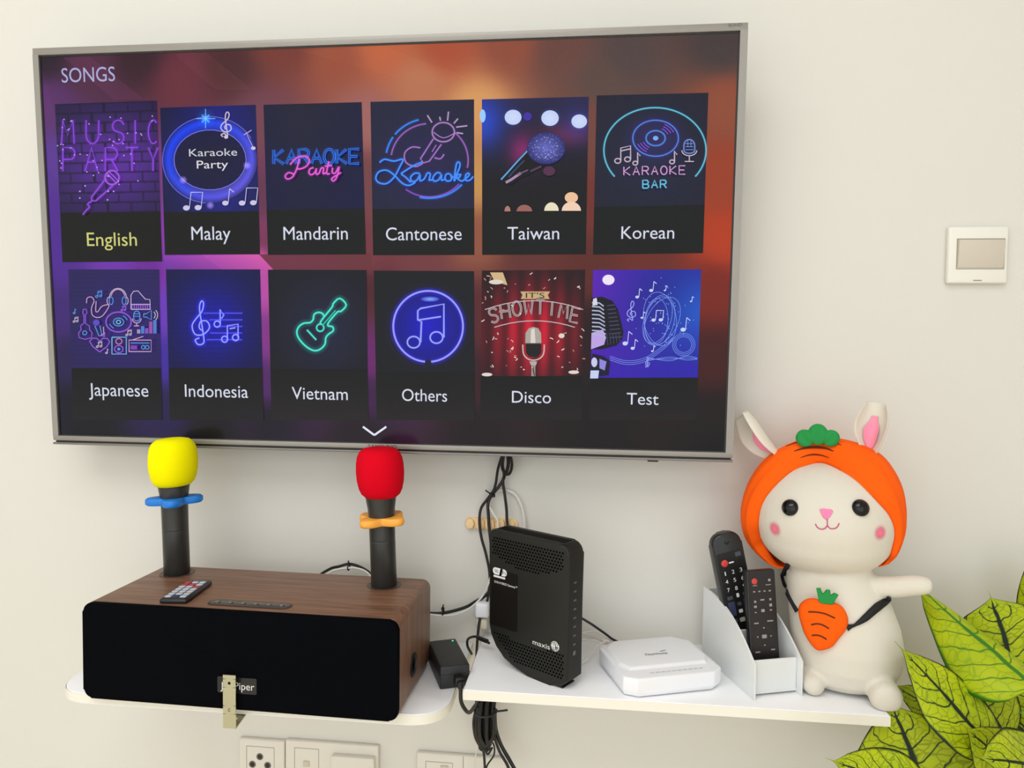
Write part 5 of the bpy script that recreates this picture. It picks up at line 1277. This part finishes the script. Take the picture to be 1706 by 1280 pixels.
# bundle under the shelf
bu = empty('cable_bundle', P(806, 1210, -.05)); tag(bu, 'thick bundle of folded black cables hanging below the gap between the shelves', 'cable bundle')
random.seed(3)
def bl(*pix): return [P(a, b, y)-bu.location for a, b, y in pix]
for k in range(9):
    x0 = 794+k*3.6; yy = -.045-.006*(k % 3); g = G()
    g.tube(bl((x0+2, 1160, yy), (x0-1, 1185, yy), (x0-4+k*.6, 1205, yy-.004), (x0-1, 1228, yy), (805+random.uniform(-5, 9), 1246, yy+.002), (808+random.uniform(-3, 6), 1250, yy)), .0035, 7, 5); g.build('strand', M_RUBBER, bu)
for pix, r_ in (([(795, 1195, -.05), (792, 1215, -.05), (796, 1235, -.05), (805, 1250, -.05), (808, 1285, -.05), (808, 1310, -.05)], .0021), ([(824, 1190, -.05), (826, 1215, -.05), (834, 1240, -.05), (848, 1265, -.05), (862, 1290, -.05)], .0032), ([(820, 1190, -.055), (822, 1220, -.055), (831, 1250, -.055), (845, 1275, -.055), (852, 1295, -.055)], .0024), ([(812, 1235, -.045), (822, 1240, -.045), (823, 1258, -.045), (812, 1275, -.045), (808, 1290, -.045)], .0014), ([(806, 1240, -.055), (812, 1248, -.055), (818, 1240, -.055)], .0017), ([(808, 1250, -.05), (813, 1257, -.05), (820, 1246, -.05)], .0017)):
    g = G(); g.tube(bl(*pix), r_, 8, 6); g.build('strand', M_RUBBER, bu)
tie(P(808, 1184, -.062), (0, .15, -1), (.020, -.002, .004), 'black cable tie cinching the bundle under the shelves', .0165, 1.3)
cable([(797, 1236, -.03), (794, 1250, -.03), (791, 1270, -.03), (789, 1300, -.03)], .0009, 'thin white cable hanging behind the black bundle', M_WCABLE)
# behind the modem
pg = empty('plug_adapter', P(806, 1010, -.012)); tag(pg, 'white plug adapter half hidden behind the left edge of the modem', 'plug')
G().box((0, -.006, 0), (.022, .036, .024), .004, 3).build('body', M_WHITE, pg)
G().box((-.001, -.008, -.024), (.018, .02, .018), .003, 2).build('cap', mat('cream_cap', (220, 212, 190), .4), pg)
cable([(786, 1090, -.05), (779, 1077, -.06), (780, 1065, -.06), (792, 1061, -.06), (806, 1066, -.07), (815, 1072, -.08)], .0016, 'short black cable curling out beside the left edge of the modem')
g = G(); g.tube([P(797, 1063, -.065), P(812, 1069, -.075)], .0035, 10, 0); tag(g.build('cable_plug', M_RUBBER), 'black barrel plug entering behind the modem', 'plug')
cable([(922, 1005, -.118), (942, 1014, -.085), (960, 1025, -.06), (985, 1040, -.055), (1008, 1056, -.05), (1020, 1065, -.047), (1034, 1072, -.06)], .0016, 'black cable slanting down from the modem to behind the white router')
GW = 'white cables between the modem and the router'
cable([(958, 1058, -.03), (975, 1054, -.02), (992, 1052, -.02), (1010, 1062, -.03), (1020, 1070, -.045)], .0015, 'white cable arching highest between the modem and the white router', M_WCABLE, group=GW)
cable([(958, 1052, -.04), (972, 1056, -.035), (990, 1062, -.04), (1008, 1070, -.05), (1020, 1072, -.055)], .0017, 'pinkish white cable running straight from the modem to the router corner', mat('pink_white_cable', (222, 206, 200), .45), group=GW)
cable([(955, 1068, -.045), (975, 1067, -.045), (995, 1071, -.05), (1012, 1074, -.055)], .0012, 'thin white cable lying lowest on the shelf toward the router', M_WCABLE, group=GW)
cable([(950, 1112, -.12), (965, 1107, -.11), (978, 1097, -.10), (988, 1085, -.08), (1000, 1073, -.065), (1012, 1068, -.06)], .0013, 'thin white cable curving forward round the modem foot', M_WCABLE, group=GW)

# ------------------------------------------------------------------ plant
def leaf_mat(name, base, base2, vein, edge, vein_w, net):
    m = bpy.data.materials.new(name); m.use_nodes = True; n, l, b = nodes(m)
    b.inputs['Roughness'].default_value = .5; b.inputs['Specular IOR Level'].default_value = .3
    uv = n.new('ShaderNodeUVMap'); uv.uv_map = 'UVMap'; sx = n.new('ShaderNodeSeparateXYZ')
    dn = n.new('ShaderNodeTexNoise'); dn.inputs['Scale'].default_value = 5; dn.inputs['Detail'].default_value = 2
    l.new(uv.outputs[0], dn.inputs['Vector'])
    ds = n.new('ShaderNodeVectorMath'); ds.operation = 'MULTIPLY_ADD'; ds.inputs[1].default_value = (.09, .09, 0)
    sub = n.new('ShaderNodeVectorMath'); sub.operation = 'SUBTRACT'; sub.inputs[1].default_value = (.5, .5, .5); l.new(dn.outputs['Color'], sub.inputs[0])
    l.new(sub.outputs[0], ds.inputs[0]); l.new(uv.outputs[0], ds.inputs[2]); l.new(ds.outputs[0], sx.inputs[0])
    def math_(op, a, b_=None, c2=None):
        k = n.new('ShaderNodeMath'); k.operation = op
        for i, v in enumerate((a, b_, c2)):
            if v is None: continue
            if isinstance(v, (int, float)): k.inputs[i].default_value = v
            else: l.new(v, k.inputs[i])
        return k.outputs[0]
    U, V = sx.outputs[0], sx.outputs[1]           # U along, V 0..1 across
    av = math_('ABSOLUTE', math_('MULTIPLY', math_('SUBTRACT', V, .5), 2))
    # lateral veins sweep forward from the midrib
    ph = math_('SUBTRACT', math_('MULTIPLY', U, 8.), math_('MULTIPLY', math_('POWER', math_('MAXIMUM', av, .001), 1.35), 1.9))
    tri = math_('ABSOLUTE', math_('SUBTRACT', math_('FRACT', ph), .5))
    lat = math_('SUBTRACT', 1, math_('SMOOTHSTEP' if False else 'MINIMUM', math_('DIVIDE', tri, vein_w), 1))
    lat = math_('MULTIPLY', lat, math_('SUBTRACT', 1.15, math_('MULTIPLY', av, .55)))
    mid = math_('SUBTRACT', 1, math_('MINIMUM', math_('DIVIDE', av, .075), 1)); mid = math_('MINIMUM', math_('MULTIPLY', mid, 2.2), 1)
    mg = math_('MINIMUM', math_('MAXIMUM', math_('MULTIPLY', math_('SUBTRACT', av, .90), 14), 0), 1)
    vo = n.new('ShaderNodeTexVoronoi'); vo.feature = 'DISTANCE_TO_EDGE'; vo.inputs['Scale'].default_value = 1
    mp = n.new('ShaderNodeMapping'); mp.inputs['Scale'].default_value = (16, 8.5, 1); l.new(ds.outputs[0], mp.inputs[0]); l.new(mp.outputs[0], vo.inputs['Vector'])
    nt = math_('MULTIPLY', math_('SUBTRACT', 1, math_('MINIMUM', math_('DIVIDE', vo.outputs['Distance'], .075), 1)), net)
    lat2 = math_('MINIMUM', math_('MULTIPLY', lat, 1.6), 1)
    f1 = math_('MAXIMUM', math_('MAXIMUM', lat2, nt), 0)
    cr = n.new('ShaderNodeMix'); cr.data_type = 'RGBA'; cr.inputs[6].default_value = (*lin(base), 1); cr.inputs[7].default_value = (*lin(base2), 1)
    n2 = n.new('ShaderNodeTexNoise'); n2.inputs['Scale'].default_value = 4; l.new(uv.outputs[0], n2.inputs['Vector']); l.new(n2.outputs['Fac'], cr.inputs[0])
    m1 = n.new('ShaderNodeMix'); m1.data_type = 'RGBA'; m1.inputs[7].default_value = (*lin(vein), 1); l.new(f1, m1.inputs[0]); l.new(cr.outputs[2], m1.inputs[6])
    m2 = n.new('ShaderNodeMix'); m2.data_type = 'RGBA'; m2.inputs[7].default_value = (*lin(edge), 1); l.new(math_('MAXIMUM', mid, mg), m2.inputs[0]); l.new(m1.outputs[2], m2.inputs[6])
    l.new(m2.outputs[2], b.inputs['Base Color'])
    bp = n.new('ShaderNodeBump'); bp.inputs['Strength'].default_value = .35; bp.inputs['Distance'].default_value = .001; bp.invert = True
    l.new(math_('MAXIMUM', f1, mid), bp.inputs['Height']); l.new(bp.outputs[0], b.inputs['Normal'])
    b.inputs['Transmission Weight'].default_value = 0
    b.inputs['Subsurface Weight'].default_value = 0
    return m
ML_TOP = leaf_mat('leaf_upper', (190, 198, 14), (146, 172, 6), (34, 56, 12), (18, 34, 18), .075, .5)
ML_UND = leaf_mat('leaf_under', (188, 196, 10), (140, 170, 6), (84, 126, 14), (52, 118, 22), .075, .4)
PX, PY = .575, -.17
plant = empty('potted_plant', (PX, PY, 0)); tag(plant, 'leafy houseplant with yellow-green dark-veined leaves beside the right shelf end', 'plant')
def leaf(base, tip, width, normal, fold=.5, droop=.03, m=None, wave=.05, ptip=.06, curl=0., seed=0, sh=.72):
    """base, tip world points; normal = direction the upper face looks to"""
    base, tip = Vector(base), Vector(tip); L = (tip-base).length; d = (tip-base)/L
    nz = Vector(normal); nz = (nz-d*nz.dot(d)).normalized(); s_ = d.cross(nz)
    NUu, NVv = 40, 16; vs = []; uv = []
    for i in range(NUu+1):
        u = i/NUu
        prof = (sin(pi*min(1, u/.92)**sh)**.85 if u < .92 else 0)
        wv = width/2*max(prof, 0); 
        if u > .80: wv = max(wv*(1-(u-.80)/.20)**.5, .0012*(1-u)/.2) if u < 1 else 0
        for j in range(NVv+1):
            v = -1+2*j/NVv; y = wv*v
            a = fold*abs(v)
            off = s_*(y*cos(a))+nz*(abs(y)*sin(a))
            wob = wave*width*sin(u*13+seed+(2 if v > 0 else 0))*abs(v)**2*prof
            p = base+d*(L*u)+off+nz*(droop*sin(pi*u)-curl*u*u*L+wob)
            vs.append(p-plant.location); uv.append((u, .5+v/2))
    g = G(); W_ = NVv+1
    g.add(vs, [(i*W_+j, i*W_+j+1, (i+1)*W_+j+1, (i+1)*W_+j) for i in range(NUu) for j in range(NVv)])
    o = g.build('leaf', m or ML_TOP, plant, 180, fix=False); ul = o.data.uv_layers.new(name='UVMap')
    for lp in o.data.loops: ul.data[lp.index].uv = uv[lp.vertex_index]
    sd = o.modifiers.new('t', 'SOLIDIFY'); sd.thickness = .0006; sd.offset = 0
    return o
FWD = (-.3, -.9, .3)
# large leaf whose tip reaches up behind the plush arm (underside to the viewer)
leaf(P(1722, 1145, -.235), P(1518, 968, -.075), .124, (-.12, .67, -.8), .66, .0, ML_UND, .012, seed=1, sh=.5)
# upright leaf to its right
leaf(P(1700, 1150, -.12), P(1647, 984, -.12), .125, (-.15, -.95, .15), -.10, .0, ML_TOP, .03, seed=2, sh=1.35)
# leaf at the frame's right edge
leaf(P(1765, 1120, -.08), P(1716, 905, -.08), .075, (-.5, -.8, .2), -.15, .0, ML_TOP, .03, seed=3)
# leaf pointing left beside the plush body
leaf(P(1668, 1262, -.245), P(1490, 1068, -.20), .092, (.15, -.75, .65), -.12, .0, ML_TOP, .03, seed=4)
# its neighbour behind
leaf(P(1680, 1230, -.14), P(1570, 1070, -.14), .085, (-.3, -.9, .2), -.1, 0, ML_TOP, .03, seed=5)
# big leaf below the shelf corner
leaf(P(1560, 1370, -.21), P(1480, 1158, -.185), .165, (-.25, -.93, .25), -.12, .0, ML_TOP, .03, seed=6)
leaf(P(1640, 1235, -.10), P(1478, 1135, -.11), .07, (.2, -.8, .55), -.1, .0, ML_TOP, .03, seed=7)
# lower leaves
leaf(P(1560, 1330, -.30), P(1374, 1263, -.30), .075, (0, -.8, .6), -.1, .0, ML_TOP, .03, seed=8)
leaf(P(1740, 1330, -.24), P(1600, 1205, -.26), .09, (-.1, -.85, .5), -.12, .0, ML_TOP, .03, seed=9)
leaf(P(1780, 1300, -.28), P(1620, 1262, -.32), .10, (0, -.6, .8), -.1, .01, ML_TOP, .03, seed=10)
leaf(P(1745, 1250, -.06), P(1650, 1175, -.05), .09, (-.2, -.9, .3), -.1, 0, ML_TOP, .03, seed=11)
leaf(P(1650, 1350, -.15), P(1570, 1190, -.14), .10, (-.2, -.9, .3), -.1, 0, ML_TOP, .03, seed=12)
leaf(P(1780, 1240, -.18), P(1690, 1050, -.05), .10, (-.3, -.9, .2), -.1, 0, ML_TOP, .03, seed=13)
M_STEM = mat('plant_stem', (112, 150, 44), .5)
def stem_(pts_, r_):
    g = G(); g.tube([Vector(p)-plant.location for p in pts_], r_, 8, 5); return g.build('stem', M_STEM, plant)
crown_ = Vector((PX, PY, .50))
for (a, b, y, r_) in ((1702, 1190, -.235, .004), (1706, 1150, -.10, .004), (1668, 1262, -.245, .004), (1560, 1370, -.21, .004), (1740, 1330, -.24, .004), (1745, 1120, -.14, .004), (1680, 1230, -.14, .0035), (1640, 1235, -.10, .003), (1560, 1330, -.30, .0035), (1780, 1300, -.28, .004), (1745, 1250, -.06, .004), (1650, 1350, -.15, .0035), (1780, 1240, -.18, .0035)):
    p = P(a, b, y); stem_([p+Vector((0, .001, .002)), p+Vector((.012, .006, -.05)), crown_+Vector((random.uniform(-.03, .05), random.uniform(-.03, .03), .02)), crown_+Vector((random.uniform(-.02, .02), random.uniform(-.02, .02), -.12))], lambda q, r_=r_: r_*(.6+.6*q))
G().lathe([(.11, 0), (.115, .004), (.145, .38), (.15, .40), (.15, .42), (.138, .42), (.136, .38)], 40).build('pot', mat('pot_white', (225, 222, 214), .4), plant)
G().lathe([(.13, .36), (.135, .365), (.01, .372)], 32).build('soil', mat('soil', (62, 46, 34), .95), plant)
